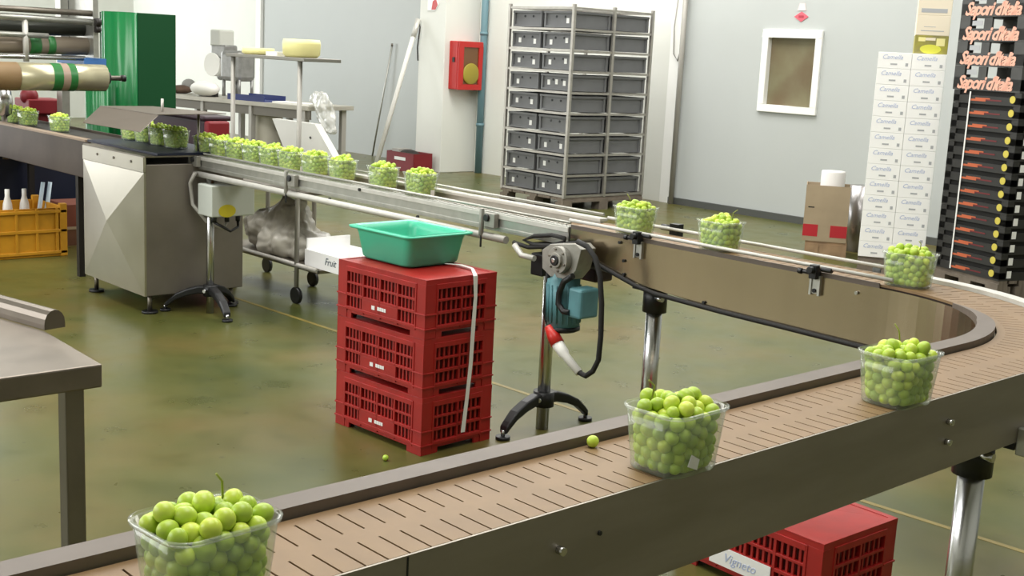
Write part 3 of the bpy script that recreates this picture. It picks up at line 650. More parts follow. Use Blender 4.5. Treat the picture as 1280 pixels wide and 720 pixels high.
# dark bin behind the hood
p0, p1 = onu(228, 160, 4.15), onu(285, 165, 4.15); m = MB()
m.box(4.45, 4.65, 8.2, 9.1, 0, .95, DPURP); m.box(4.43, 4.67, 8.18, 9.12, .95, .985, DPURP); m.box(4.44, 4.62, 8.13, 8.2, .2, .95, DRED)
tag(m.build('plum_bin', loc=(4.55, 8.6, 0), bevel=.015), 'dark plum bin with a red end standing behind the hood', 'bin')
m = MB(); p = onv(62, 131, 9.6); m.box(p.x-.16, p.x+.13, 9.6, 9.9, .9, p.z+.04, DRED); m.sphere((p.x-.12, 9.7, p.z+.06), .07, DRED, 12, 8); m.box(p.x-.1, p.x+.1, 9.65, 9.85, .64, .9, DRED)
tag(m.build('maroon_tub', loc=(p.x, 9.75, .64), bevel=.01), 'maroon tub on the wrapping machine base behind the film roll', 'tub')

# ------------------------------------------------------------------ work bench at the back with machine
t = thing('work_bench', 'long steel work bench before the white wall, a grey machine standing on it', 'bench', (7.7, 13, 0), rz=0, world=True)
BA, BB = Vector((7.64, 11.75)), Vector((7.08, 14.4)); bd = (BB-BA).normalized(); bn = Vector((bd.y, -bd.x))
def Bp(s, d, z): q = BA+bd*s+bn*d; return (q.x, q.y, z)
LB = (BB-BA).length
m = MB(); m.prism([Bp(0, 0, 0)[:2], Bp(LB, 0, 0)[:2], Bp(LB, .75, 0)[:2], Bp(0, .75, 0)[:2]], .80, .85, mat('bench_steel', '#b5b1a6', .45, .4, .1, 5)); m.part('bench_top', t, bevel=.004)
m = MB(); m.prism([Bp(.0, .03, 0)[:2], Bp(LB, .03, 0)[:2], Bp(LB, .06, 0)[:2], Bp(0, .06, 0)[:2]], .70, .80, mat('bench_rail', '#77736b', .5, .4)); m.part('front_rail', t)
for s_ in (.08, LB*.35, LB*.66, LB-.1):
    for d_ in (.05, .65):
        q = Bp(s_, d_, 0); m = MB(); m.box(q[0]-.03, q[0]+.03, q[1]-.03, q[1]+.03, 0, .8, PIPEG); m.part('leg', t)
m = MB(); m.prism([Bp(.1, .08, 0)[:2], Bp(LB-.1, .08, 0)[:2], Bp(LB-.1, .65, 0)[:2], Bp(.1, .65, 0)[:2]], .25, .28, STEELD); m.part('lower_shelf', t)
q = Bp(1.72, .40, .85); bx = Vector(q)
# slicer-like machine
t = thing('bench_machine', 'grey metal bench machine with a round white disc on the work bench', 'machine', (bx.x, bx.y, bx.z), rz=math.atan2(bd.y, bd.x))
m = MB()
m.box(-.30, .04, -.14, .14, .20, .56, SLICER); m.part('housing', t, bevel=.05)
m = MB(); m.box(-.27, -.02, -.145, -.139, .25, .5, mat('panel_grey', '#a5a5a0', .4, .4)); m.part('side_panel', t)
m = MB(); m.prism([(-.02, -.1), (.30, -.1), (.24, .1), (-.02, .1)], .46, .62, SLICER); m.part('neck', t, bevel=.02)
m = MB(); m.prism([(.04, -.1), (.26, -.1), (.26, .1), (.08, .1)], .60, .80, mat('pale_grey_head', '#b9bab2', .45)); m.part('head', t, bevel=.02)
m = MB(); m.cyl((.2, -.13, .38), (.2, .12, .38), .14, WHITE, 24); m.part('disc', t)
m = MB(); m.cyl((.12, -.1, .24), (.3, -.1, .24), .05, SLICER, 12); m.part('hand_wheel', t)
m = MB(); m.sphere((.19, -.11, .74), .035, BLACK); m.part('knob', t)
m = MB(); m.box(.04, .14, -.112, -.1, .50, .60, YDOT); m.part('yellow_label', t)
for s_ in (-.27, .0):
    for d_ in (-.1, .1):
        m = MB(); m.cyl((s_, d_, .015), (s_, d_, .22), .02, SLICER, 10); m.part('leg', t)
q = Bp(1.3, .33, .85); m = MB(); m.box(-.32, .30, -.16, .16, 0, .012, BLUES); m.box(-.32, .30, -.17, -.16, 0, .07, BLUES); m.box(-.32, .30, .16, .17, 0, .07, BLUES)
o = m.build('blue_tray'); o.location = Bp(1.05, .2, .85); o.rotation_euler.z = math.atan2(bd.y, bd.x); tag(o, 'flat navy blue tray on the work bench under the machine', 'tray')
m = MB(); m.sphere((0, 0, .05), .12, mat('brown_rag', '#5e4a3c', .9, 0, .3, 12), 14, 8, (1.3, 1, .45)); m.sphere((.1, 0, .10), .09, mat('grey_rag', '#8b8a86', .9), 12, 8, (1, 1, .9))
o = m.build('rag_heap'); o.location = Bp(2.5, .3, .85); tag(o, 'brown and grey heap of rags at the left end of the work bench', 'rags')
m = MB(); m.sphere((0, 0, .095), .2, mat('white_sack', '#e4e2dc', .7), 16, 8, (1.1, .7, .45)); m.box(-.1, .2, -.12, -.08, 0, .05, DARKM)
o = m.build('white_sack'); o.location = Bp(1.85, .12, .85); o.rotation_euler.z = math.atan2(bd.y, bd.x); tag(o, 'crumpled white sack on the work bench left of the machine', 'sack')
m = MB(); m.box(-.35, .25, -.12, .12, 0, .02, WHITE); o = m.build('white_sheet'); o.location = Bp(.4, .2, .85); o.rotation_euler.z = math.atan2(bd.y, bd.x); tag(o, 'white flat sheet lying at the right end of the work bench', 'sheet')
# clutter under the bench: pale drum and dark buckets
m = MB(); m.lathe([(.16, 0), (.18, .1), (.18, .5), (.15, .56)], mat('pale_drum', '#cfcabb', .6), 20); o = m.build('pale_drum'); o.location = (*Bp(1.0, .34, 0)[:2], .28); tag(o, 'pale drum on the shelf under the work bench', 'drum')
m = MB(); m.lathe([(.13, 0), (.16, .35), (.14, .36)], DARKM, 18); o = m.build('dark_bucket'); o.location = (*Bp(.55, .34, 0)[:2], .28); tag(o, 'dark bucket on the bench shelf right of the pale drum', 'bucket')

# ------------------------------------------------------------------ tube trolley with bowls, bag and tray
TU, TD = 3.99, 4.38
t = thing('tube_trolley', 'tall tubular steel trolley on castors behind the grape row', 'trolley', (4.2, 6.6, 0), world=True)
for x_, y_, cst in ((TU, 6.225, 1), (TU, 6.99, 1), (TD, 6.64, 1), (TD, 7.2, 1)):
    top = 1.44 if x_ == TU else 1.0
    m = MB()
    if x_ == TU: m.cyl((x_, y_, .10), (x_, y_, top), .0145, PIPEG, 14)
    else: m.tube([(x_, y_, .1), (x_, y_, .58), (x_-.02, y_, .68), (x_-.1, y_, .735), (TU, y_-.1, .74)], .015, PIPEG, 12)
    o = m.part('post', t)
    m = MB(); m.cyl((x_-.012, y_, .05), (x_+.012, y_, .05), .05, BLACK, 20); c_ = m.part('castor', o)
m = MB(); m.box(TU-.03, TD-.16, 6.14, 7.03, 1.44, 1.46, mat('shelf_grey', '#8d8b84', .5, .3)); m.part('top_shelf', t, bevel=.003)
m = MB(); m.box(TU-.01, TD+.02, 6.15, 7.22, .66, .68, STEELD); m.part('middle_shelf', t)
m = MB(); m.tube([(TU, 6.0, .235), (TU, 7.0, .235)], .015, PIPEG, 10); m.box(TU, TD, 6.0, 7.2, .215, .235, STEELD); m.part('lower_shelf', t)
m = MB(); m.lathe([(.001, 0), (.12, 0), (.145, .02), (.15, .09), (.14, .12), (.12, .10), (.11, .05), (.001, .045)], PALEY, 28); o = m.build('cream_bowl'); p = onz(381, 76, 1.46); p = Vector((4.085, 6.36, 1.46)); o.location = p; o.scale = (.76, .76, .88)
tag(o, 'deep cream yellow bowl on the trolley top shelf', 'bowl')
m = MB(); m.lathe([(.001, 0), (.1, 0), (.125, .01), (.125, .045), (.11, .045), (.10, .02), (.001, .02)], PALEY, 24); o = m.build('shallow_dish'); o.location = (4.09, 6.86, 1.46); o.scale = (.8, .8, .9); tag(o, 'shallow pale yellow dish at the left end of the trolley shelf', 'dish')
m = MB(); m.box(-.08, .08, -.08, .08, 0, .025, WHITE); o = m.build('white_pad'); o.location = (4.09, 6.60, 1.46); o.scale = (.8, .8, 1); tag(o, 'small white pad between the dish and the bowl on the trolley', 'pad')
# white tray leaning on the middle shelf
q = [onu(x, y, 4.2) for x, y in ((340, 148), (393, 155), (417, 197), (366, 215))]
m = MB(); m.slab([Vector((4.2, p.y, p.z)) for p in q], (.05, 0, .0), WHITE)
lo = [Vector((4.2, q[3].y, q[3].z)), Vector((4.2, q[2].y, q[2].z)), Vector((4.2, q[2].y-.0, .68)), Vector((4.2, q[3].y+.02, .68))]; m.slab(lo, (.05, 0, 0), WHITE)
cc = onu(388, 172, 4.197); m.cyl(cc, cc-Vector((.004, 0, 0)), .008, BLACK, 10)
tag(m.build('white_tray', loc=(4.2, 6.4, .68), bevel=.006), 'white plastic tray leaning on its edge on the trolley behind the grapes', 'tray')
def bag(name, rings, m_, label, cat, loc, seed=1):
    rnd = random.Random(seed); rr = []
    for z, hx, hy, ox, oy in rings:
        rr.append([(ox+hx*math.cos(2*math.pi*j/18)*(1+rnd.uniform(-.16, .16)), oy+hy*math.sin(2*math.pi*j/18)*(1+rnd.uniform(-.16, .16)), z+rnd.uniform(-.012, .012)) for j in range(18)])
    mb = MB(); mb.loft(rr, m_, True); o = mb.build(name); o.location = loc
    d = o.modifiers.new('s', 'SUBSURF'); d.levels = d.render_levels = 1
    return tag(o, label, cat)
cb_ = bag('clear_bag', [(.0, .05, .06, 0, -.14), (.06, .06, .12, 0, -.10), (.16, .07, .16, 0, -.02), (.27, .07, .17, 0, .03), (.37, .06, .18, 0, .06), (.44, .04, .13, 0, .10), (.47, .02, .05, 0, .12)], BAGC, 'thin clear plastic bag hanging over the right end of the work bench', 'bag', (*Bp(-.20, .06, 0)[:2], .57), 3)
ph = bag('plastic_heap', [(.0, .14, .38, 0, 0), (.05, .17, .42, 0, 0), (.12, .16, .38, 0, .02), (.18, .13, .30, 0, .05), (.24, .10, .2, 0, .04), (.30, .06, .12, 0, -.04), (.35, .03, .06, 0, -.1)], mat('grey_film', '#bdb9ad', .35, 0, .3, 9), 'crumpled heap of greyish plastic film on the trolley bottom shelf', 'plastic film', (4.2, 6.66, .236), 5)
tx = bpy.data.textures.new('crumple', 'CLOUDS'); tx.noise_scale = .12; ph.modifiers['s'].levels = ph.modifiers['s'].render_levels = 3
cb_.modifiers['s'].levels = cb_.modifiers['s'].render_levels = 3
d = cb_.modifiers.new('crumple', 'DISPLACE'); d.texture = tx; d.strength = .09; d.mid_level = .5
d = ph.modifiers.new('crumple', 'DISPLACE'); d.texture = tx; d.strength = .13; d.mid_level = .45
pA, pB = onu(373, 335, 4.0), onu(416, 330, 4.0)
t = thing('white_box', 'open white box with handwriting on the trolley bottom shelf by the red crates', 'box', (4.0, 6.0, .235), world=True)
m = MB(); b0, b1_ = 5.82, 6.2
m.box(4.03, 4.36, b0, b1_, .236, .245, WHITEC); m.box(4.03, 4.04, b0, b1_, .245, .335, WHITEC); m.box(4.35, 4.36, b0, b1_, .245, .335, WHITEC); m.box(4.04, 4.35, b0, b0+.01, .245, .335, WHITEC); m.box(4.04, 4.35, b1_-.01, b1_, .245, .40, WHITEC)
m.part('body', t)
text_mb('Fruit', .06, mat('pen_blue', '#3b4a58', .6), face_M((4.0292, 5.93, .29), (0, -1, 0), (0, 0, 1)), .3).part('handwriting', t)

# ------------------------------------------------------------------ leaning poles, red tool box by the pillar
a, b_ = onz(468, 206, .0), Vector((9.90, 12.62, 1.83)); a = Vector((9.3, 13.2, 0.012)); b_ = onu(523, 24, 9.89)
a = onz(468, 213, 0.012)
t = thing('squeegee', 'long white handled floor squeegee leaning against the white pillar', 'squeegee', tuple(a), world=True)
m = MB(); m.tube([a, a.lerp(b_, .9), b_], .03, WHITE, 12); m.part('handle', t)
m = MB(); dr_ = (b_-a).normalized(); m.tube([a.lerp(b_, .88), b_], .034, ALUL, 12); m.tube([b_, b_+Vector((0, -.04, -.1)), b_+Vector((0.0, .0, -.35)), b_+Vector((0, -.02, -.52))], .009, DARKM, 8); m.part('grip_hook', t)
a = onz(481, 203, .0); b_ = onu(490, 58, 10.46); a = Vector((10.38, b_.y+.28, .01)); m = MB(); m.tube([a, b_], .012, ALU, 10); m.cyl(b_, b_+Vector((0, 0, .04)), .015, STEELD, 10)
tag(m.build('thin_rod', loc=a), 'thin metal rod leaning against the grey wall left of the squeegee', 'rod')
p0 = onz(483, 209, 0); p1 = onz(518, 209, 0); t = thing('red_toolbox', 'dark red open tool box on the floor at the foot of the pillar', 'tool box', (9.75, 13.1, 0), world=True)
u0 = 9.55; vA, vB = onu(483, 200, u0).y, onu(517, 204, u0).y
m = MB(); m.box(u0, u0+.3, vB, vA, 0.0, .02, DRED); m.box(u0, u0+.015, vB, vA, .02, .24, DRED); m.box(u0+.285, u0+.3, vB, vA, .02, .24, DRED); m.box(u0, u0+.3, vB, vB+.015, .02, .24, DRED); m.box(u0, u0+.3, vA-.015, vA, .02, .24, DRED); m.part('body', t, bevel=.004)
m = MB(); m.box(u0-.003, u0, vB+.17, vA-.17, .14, .18, STICK); m.part('white_label', t)
m = MB(); m.sphere((u0+.15, (vA+vB)/2, .2), .14, DARKM, 12, 8, (.8, 1.4, .5)); m.box(u0+.05, u0+.25, vA-.2, vA-.05, .1, .27, PIPEG); m.part('tools', t)

# ------------------------------------------------------------------ rack of grey bins on a pallet
def pallet(name, label, L, D_, loc, rz, m_=WOODG, h=.13):
    t = thing(name, label, 'pallet', loc, rz)
    m = MB()
    for k in range(5): m.box(0, L, D_*k/5+.01, D_*(k+1)/5-.01, h-.022, h, m_)
    m.part('deck', t)
    m = MB()
    for k in range(3):
        y = D_*k/2*.86+.0; m.box(0, L, y, y+.09, h-.045, h-.022, m_)
    m.part('bearers', t)
    for i in range(3):
        for j in range(3):
            m = MB(); x, y = (L-.12)*i/2, (D_-.12)*j/2; m.box(x, x+.12, y, y+.12, 0, h-.045, m_); m.part('block', t)
    return t
RKO = Vector((8.745, 8.755, 0)); rkz = -.04   # local x runs along the right face, local y along the left face
RW, RD = 1.14, 1.01
cr, sr = math.cos(rkz), math.sin(rkz)
def rk(x, y, z): return (RKO.x+x*cr-y*sr, RKO.y+x*sr+y*cr, z)
pallet('wooden_pallet', 'weathered wooden pallet under the rack of grey bins', RW, RD, tuple(RKO), rkz)
t = thing('bin_rack', 'tall zinc frame rack holding nine levels of grey bins', 'rack', rk(0, 0, .13), rkz)
PZ, Z0, NL = .207, .165, 9
ztop = Z0+NL*PZ-.13+.02
for x, y in ((0, 0), (0, RD-.03), (RW-.03, 0), (RW-.03, RD-.03), (RW/2-.015, 0), (RW/2-.015, RD-.03)):
    m = MB(); m.box(x, x+.03, y, y+.03, 0, ztop, RACK); m.part('post', t)
for k in range(NL+1):
    z = Z0+k*PZ-.13-.028
    m = MB(); m.box(.03, RW-.03, .004, .02, z, z+.022, RACK); m.box(.03, RW-.03, RD-.02, RD-.004, z, z+.022, RACK); m.box(.004, .02, .03, RD-.03, z, z+.022, RACK); m.box(RW-.02, RW-.004, .03, RD-.03, z, z+.022, RACK)
    m.box(RW/2-.01, RW/2+.01, .03, RD-.03, z, z+.02, RACK)
    m.box(.02, RW-.02, RD/2-.012, RD/2+.012, z, z+.02, RACK)
    m.part('shelf_frame', t)
def bin_bm():
    m = MB(); x1, y1, h = RW/2-.06, RD/2-.055, .160
    inn = .02; th = .008
    m.box(inn, x1-inn, inn, y1-inn, 0, .01, BINM)
    m.box(inn, inn+th, inn, y1-inn, .01, h, BINM); m.box(x1-inn-th, x1-inn, inn, y1-inn, .01, h, BINM)
    m.box(inn+th, x1-inn-th, inn, inn+th, .01, h, BINM); m.box(inn+th, x1-inn-th, y1-inn-th, y1-inn, .01, h, BINM)
    for a in ((0, x1, 0, inn), (0, x1, y1-inn, y1), (0, inn, inn, y1-inn), (x1-inn, x1, inn, y1-inn)): m.box(*a, h-.022, h, BINM)
    for x, y in ((.004, .004), (.004, y1-.03), (x1-.03, .004), (x1-.03, y1-.03)): m.box(x, x+.026, y, y+.026, 0, h-.022, BINM)
    m.box(.006, inn, .03, y1-.03, .0, .02, BINM)
    for y in (y1*.33, y1*.62): m.cyl((inn-.004, y, h*.66), (inn+.001, y, h*.66), .012, BIND, 10)
    return m
stk = {'left': ['', 'lr', 'lr', 'l', 'lr', 'r', 'r', 'l', 'l'], 'corner': ['r', 'lr', 'lr', 'lmr', '', '', 'lr', 'l', 'lr']}
binmesh = bin_bm().build('grey_bin'); bin_proto = binmesh
smesh = MB(); smesh.box(.0165, .0195, -.02, .02, .05, .10, STICK); smo = smesh.build('paper_tag'); smd = smo.data; bpy.data.objects.remove(smo)
names = ['bottom', 'second', 'third', 'fourth', 'fifth', 'sixth', 'seventh', 'eighth', 'top']
first = True
for colname, ox, oy in (('left', .035, RD/2+.015), ('corner', .035, .035), ('right', RW/2+.02, .035)):
    for lev in range(NL):
        o = bin_proto if first else bin_proto.copy()
        if not first: COL.objects.link(o)
        first = False
        o.location = rk(ox, oy, Z0+lev*PZ); o.rotation_euler.z = rkz
        s_ = stk.get(colname, ['']*9)[8-lev]
        lv = names[lev] + (' level from the bottom' if 0 < lev < 8 else ' level')
        tag(o, 'grey plastic bin, %s of the rack, %s' % ({'left': 'left column', 'corner': 'middle column', 'right': 'right column'}[colname], lv), 'bin', 'grey bins in the rack')
        y1 = RD/2-.055
        for ch, fy in (('l', .76), ('m', .5), ('r', .24)):
            if ch in s_:
                q = bpy.data.objects.new('paper_tag', smd); COL.objects.link(q); q.parent = o; q.location = (0, y1*fy, random.uniform(-.015, .01))

# ------------------------------------------------------------------ white cartons
WL, WR_ = Vector((8.36, 5.12, 0)), Vector((8.613, 4.703, 0)); wd = (WR_-WL).normalized(); wlen = (WR_-WL).length; wrz = math.atan2(wd.y, wd.x)
wb = Vector((-wd.y, wd.x, 0))
pallet('wooden_pallet', 'dark wooden pallet under the stack of white cartons', wlen, .42, tuple(WL), wrz, WOODG, .14)
cw, chh, cdp = wlen/2, .1195, .40
m = MB(); m.box(0, cw-.002, 0, cdp, 0, chh-.0012, WHITEC); car = m.build('white_carton', bevel=.002)
c1 = text_mb('Camella', .046, BLUEP, face_M((cw*.42, -.0008, chh*.70), (1, 0, 0), (0, 0, 1)), .35).part('blue_script', car)
m = MB(); m.box(cw*.38, cw*.58, -.001, 0, chh*.22, chh*.32, GREYP); m.part('grey_mark', car)
m = MB(); m.box(cw*.82, cw*.90, -.001, 0, chh*.16, chh*.36, GREYP); m.part('grey_mark', car)
words = ['bottom', 'second', 'third', 'fourth', 'fifth', 'sixth', 'seventh', 'eighth', 'ninth', 'tenth', 'eleventh', 'twelfth', 'top']
for c_ in range(2):
    for k in range(13):
        q = WL+wd*(cw*c_); loc = (q.x, q.y, .14+k*chh)
        lab = 'white carton with blue script, %s column of the white stack, %s' % (('left', 'right')[c_], words[k]+(' row from the bottom' if 0 < k < 12 else ' row'))
        if c_ == 0 and k == 0: car.location = loc; car.rotation_euler.z = wrz; tag(car, lab, 'carton', 'white cartons')
        else: dup(car, loc, wrz, lab)
zt = .14+13*chh; q = WL+wd*(cw+.0)+wb*.03
def topbox(name, label, z0, h, mt, extra):
    t = thing(name, label, 'carton', (q.x, q.y, z0), wrz)
    m = MB(); m.box(.005, cw+.0, 0, .34, 0, h, mt); m.part('body', t, bevel=.003)
    extra(t); return t
def ex1(t):
    m = MB(); m.box(.03, .08, -.001, 0, .09, .12, PALEY); m.box(cw-.085, cw-.025, -.001, 0, .06, .115, PALEY); m.lathe([(.001, 0), (.075, 0), (.075, .001)], mat('bright_yellow_print', '#d9d84e', .6), 24, Matrix.Translation((cw*.5, 0, .035)) @ Matrix.Rotation(R(90), 4, 'X') @ Matrix.Scale(.45, 4, (0, 1, 0))); m.box(cw*.33, cw*.62, -.001, 0, .098, .118, CREAM); m.part('printed_label', t)
def ex2(t):
    m = MB(); m.box(.04, cw-.04, -.001, 0, .03, .036, GREYP); m.box(.06, cw-.1, -.001, 0, .06, .064, GREYP); m.part('printed_lines', t)
def ex3(t):
    m = MB(); m.box(.03, cw-.03, -.001, 0, .02, .05, GREYP); m.part('printed_lines', t)
topbox('yellow_carton', 'olive carton with yellow print on top of the white carton stack', zt, .135, YGREEN, ex1)
topbox('cream_carton', 'cream carton standing on the olive carton above the white stack', zt+.135, .145, CREAM, ex2)
topbox('cream_carton', 'uppermost cream carton with a grey stripe above the white stack', zt+.28, .14, CREAM, ex3)

# ------------------------------------------------------------------ black produce crates
BF, BL = Vector((8.312, 3.958, 0)), Vector((8.527, 4.568, 0)); bdir = (BF-BL).normalized(); bw = (BF-BL).length; brz = math.atan2(bdir.y, bdir.x)
BDP = .46
pallet('wooden_pallet', 'wooden pallet under the stack of black produce crates', bw, BDP, tuple(BL), brz, WOODG, .14)
def black_crate(h, big):
    mt = BLKC2 if big else BLKC
    m = MB(); th = .012
    m.box(0, bw, 0, BDP, 0, .012, mt)
    fh = h*.52 if big else h*.62
    m.box(.0, bw, 0, th, .012, fh, mt); m.box(0, bw, BDP-th, BDP, .012, fh, mt); m.box(0, th, th, BDP-th, .012, fh, mt); m.box(bw-th, bw, th, BDP-th, .012, fh, mt)
    for x in (0, bw-.06 if not big else bw-.1):
        w_ = .06 if not big else .1
        for y in (0, BDP-.06): m.box(x, x+w_, y, y+.06, .012, h-.001, mt)
    m.box(th, bw-th, th+.002, BDP-th-.002, .012, fh*.9 if big else h-.002, BLKI)  # solid dark filler, the shade of the crate interior put into its colour
    if big: m.box(bw*.36, bw*.48, .004, .02, fh, h-.004, mt)
    o = m.build('black_crate')
    if big:
        x_ = text_mb("Sapori d'Italia", .128, PINK, face_M((bw*.47, -.0012, fh*.56), (1, 0, 0), (0, 0, 1)), .35, spacing=.82, bold=.004); x_.part('brand_lettering', o)
        m = MB(); m.box(.12, .22, .003, .005, fh+.02, fh+.055, GREYP); m.part('paper_tag', o)
    else:
        m = MB(); m.box(.16, .32, -.0015, 0, .02, .034, ORANGE); m.box(.22, .36, -.0015, 0, .034, .044, ORANGE); m.box(.32, .47, -.0015, 0, .026, .036, MAROON); m.part('orange_print', o)
        m = MB(); m.lathe([(.001, 0), (.026, 0), (.026, .002)], YDOT, 12, Matrix.Translation((bw-.075, 0, h*.48)) @ Matrix.Rotation(R(90), 4, 'X')); m.part('yellow_emblem', o)
        m = MB(); m.box(bw, bw+.0015, .07, .11, h*.2, h*.75, STICK); m.part('white_tag', o)
    return o
th_, bh_ = .0935, .172
tp, bp_ = black_crate(th_, False), black_crate(bh_, True)
bw_words = ['lowest', 'second', 'third', 'fourth', 'fifth', 'sixth', 'seventh', 'eighth', 'ninth', 'tenth', 'eleventh', 'twelfth', 'thirteenth', 'fourteenth']
z = .14
for k in range(14):
    lab = 'shallow black produce crate with orange print, %s' % ('lowest of the black stack' if k == 0 else bw_words[k]+' from the pallet up')
    loc = (BL.x, BL.y, z)
    if k == 0: tp.location = loc; tp.rotation_euler.z = brz; tag(tp, lab, 'crate', 'shallow black crates')
    else: dup(tp, loc, brz, lab)
    z += th_
for k in range(5):
    lab = ['deep black crate lettered in pink, directly on the shallow black crates', 'deep black crate lettered in pink, second of the deep ones from below', 'deep black crate lettered in pink, third of the deep ones from below', 'deep black crate lettered in pink, topmost of the deep ones', 'topmost deep black crate lettered in pink'][k]
    loc = (BL.x-.02*bdir.x, BL.y-.02*bdir.y, z)
    if k == 0: bp_.location = loc; bp_.rotation_euler.z = brz; tag(bp_, lab, 'crate', 'deep black crates')
    elif k < 4: dup(bp_, loc, brz, lab)
    z += bh_
q = BL+bdir*.17-Vector((-bdir.y, bdir.x, 0))*.004; m = MB(); m.box(-.006, .006, -.003, .0, .0, th_*14-.02, STICK); o = m.build('white_strap'); o.location = (q.x, q.y, .15); o.rotation_euler.z = brz; tag(o, 'thin white strap running down the front of the shallow black crates', 'strap')

# ------------------------------------------------------------------ cardboard box with rolls on a small pallet
CA, CB = Vector((8.773, 5.92, 0)), Vector((8.985, 5.605, 0)); cdv = (CB-CA).normalized(); crz = math.atan2(cdv.y, cdv.x); cl = (CB-CA).length-.02
pallet('small_pallet', 'small wooden pallet under the cardboard box with red bands', cl-.02, .3, tuple(CA+cdv*.03), crz, WOOD, .12)
t = thing('cardboard_box', 'brown cardboard box with two red bands near its base', 'box', (CA.x, CA.y, .12), crz)
m = MB(); th = .006; bh = .47
m.box(0, cl, 0, th, 0, bh, CARD); m.box(0, cl, .30-th, .30, 0, bh, CARD); m.box(0, th, th, .3-th, 0, bh, CARD); m.box(cl-th, cl, th, .3-th, 0, bh-.03, CARD); m.box(th, cl-th, th, .3-th, 0, th, CARD); m.part('body', t)
for c_, d_ in ((0, .34), (.62, 1)): m = MB(); m.box(cl*c_, cl*d_, -.0015, 0, .04, .14, BANDR); m.part('red_band', t)
m = MB(); m.box(cl*.08, cl*.22, -.001, 0, .28, .29, DARKM); m.part('printed_mark', t)
q = CA+cdv*.21+Vector((-cdv.y, cdv.x, 0))*.15; m = MB(); m.lathe([(.03, 0), (.095, 0), (.1, .01), (.1, .49), (.095, .5), (.03, .5)], mat('white_roll', '#e6e2df', .5), 24); o = m.build('white_roll'); o.location = (q.x, q.y, .126); tag(o, 'white roll of film standing upright inside the cardboard box', 'roll')
o.scale.z = 1.16
q = CA+cdv*.50+Vector((-cdv.y, cdv.x, 0))*.26; m = MB(); m.lathe([(.05, 0), (.115, 0), (.115, .52), (.05, .52)], mat('silver_roll', '#a9a6a6', .28, .9), 28); o = m.build('silver_roll'); o.location = (9.44, 5.80, .0); o.scale.z = 1.1; tag(o, 'silver film roll standing on end behind the cardboard box', 'roll')

# ------------------------------------------------------------------ red ventilated crates
def red_crate(L=.545, Wd=.37, h=.229):
    """x = short side, y = long side; upside-down field crate with closed top"""
    m = MB(); e = .004; hr = .02; zt = h-.018
    # top lid with rounded step
    m.box(0, Wd, 0, L, zt, h, RED)
    for x in (0, Wd-.055):
        for y in (0, L-.06): m.box(x, x+.055, y, y+.06, 0, zt, RED)
    def side(n, org, du, inw, notch):
        # org: corner, du: direction along the side, inw: inward normal
        o = Vector(org); du = Vector(du); inw = Vector(inw); cp = .058
        def bar(a0, a1, z0, z1, d0=.002, d1=.012, mt=RED):
            q = [o+du*a0+inw*d0, o+du*a1+inw*d0, o+du*a1+inw*d1, o+du*a0+inw*d1]
            m.loft([[(p.x, p.y, z0) for p in q], [(p.x, p.y, z1) for p in q]], mt, False)
        zr = [.036, .092, .142, zt-.006]
        bar(cp, n-cp, zr[0], zr[0]+.012, -.004); bar(cp, n-cp, zr[1], zr[1]+.011, -.003); bar(cp, n-cp, zr[2], zr[2]+.009, -.002); bar(cp, n-cp, zt-.02, zt, -.004)
        # notch: the lower rail is lifted in the middle
        bar(cp, cp+.03, .0, .04); bar(n-cp-.03, n-cp, 0, .04)
        bar(cp+.03, n-cp-.03, .022, .04)
        ncol = 4 if n > .45 else 2
        cwid = (n-2*cp)/ncol
        for i in range(ncol+1): bar(cp+cwid*i-.005, cp+cwid*i+.005, .03, zt, -.003)
        for i in range(ncol):
            nb = 5
            for j in range(1, nb):
                a = cp+cwid*(i+j/nb); bar(a-.0045, a+.0045, .036, zt, .003, .010)
        if ncol == 4: bar(cp+cwid+.003, n-cp-cwid-.003, .04, .092, -.003, .008)
        else: bar(cp+.004, n-cp-.004, .04, .05, -.002)
        bar(cp, n-cp, .02, zt, .016, .019, REDI)  # dark sheet behind the slots, painted as the shaded crate interior
        for zz in (.036, .092): # corner column ribs
            bar(-.003, cp, zz, zz+.006, -.0045, .004); bar(n-cp, n+.003, zz, zz+.006, -.0045, .004)
    side(L, (0, L, 0), (0, -1, 0), (1, 0, 0), True)
    side(L, (Wd, 0, 0), (0, 1, 0), (-1, 0, 0), True)
    side(Wd, (0, 0, 0), (1, 0, 0), (0, 1, 0), True)
    side(Wd, (Wd, L, 0), (-1, 0, 0), (0, -1, 0), True)
    m.box(.012, Wd-.012, .012, L-.012, zt-.02, zt, RED)
    # shallow frame on the lid
    for a in ((0, Wd, 0, .02), (0, Wd, L-.02, L), (0, .02, .02, L-.02), (Wd-.02, Wd, .02, L-.02)): m.box(*a, h, h+.002, RED)
    o = m.build('red_crate', bevel=.0015)
    m = MB(); 
    for k, (a, w_) in enumerate(((.225, .02), (.262, .012), (.276, .012), (.29, .012), (.304, .01))): m.box(-.0046, -.0038, L-a-w_, L-a, .064-(.0 if k else .002), .078, STICK)
    m.part('printed_marks', o); return o
c0 = Vector((2.858, 3.562, 0)); rzc = R(2.5)
rc = red_crate(); HC = .231
labs = ['red ventilated crate on the floor, bottom of the stack of three', 'middle red ventilated crate of the stack of three', 'top red ventilated crate of the stack, under the teal basin']
for k in range(3):
    loc = (c0.x+random.uniform(-.003, .003), c0.y+random.uniform(-.003, .003), k*HC)
    if k == 0: rc.location = loc; rc.rotation_euler.z = rzc; tag(rc, labs[0], 'crate', 'red crates')
    else: o = dup(rc, loc, rzc, labs[k])
o = dup(rc, (2.905, 1.79, 0), R(-2), 'single red ventilated crate under the front arm of the conveyor')
p = onu(936, 700, 2.9); m = MB(); m.box(-.0075, -.0055, .17, .40, .042, .102, STICK); pt = m.part('paper_label', o)
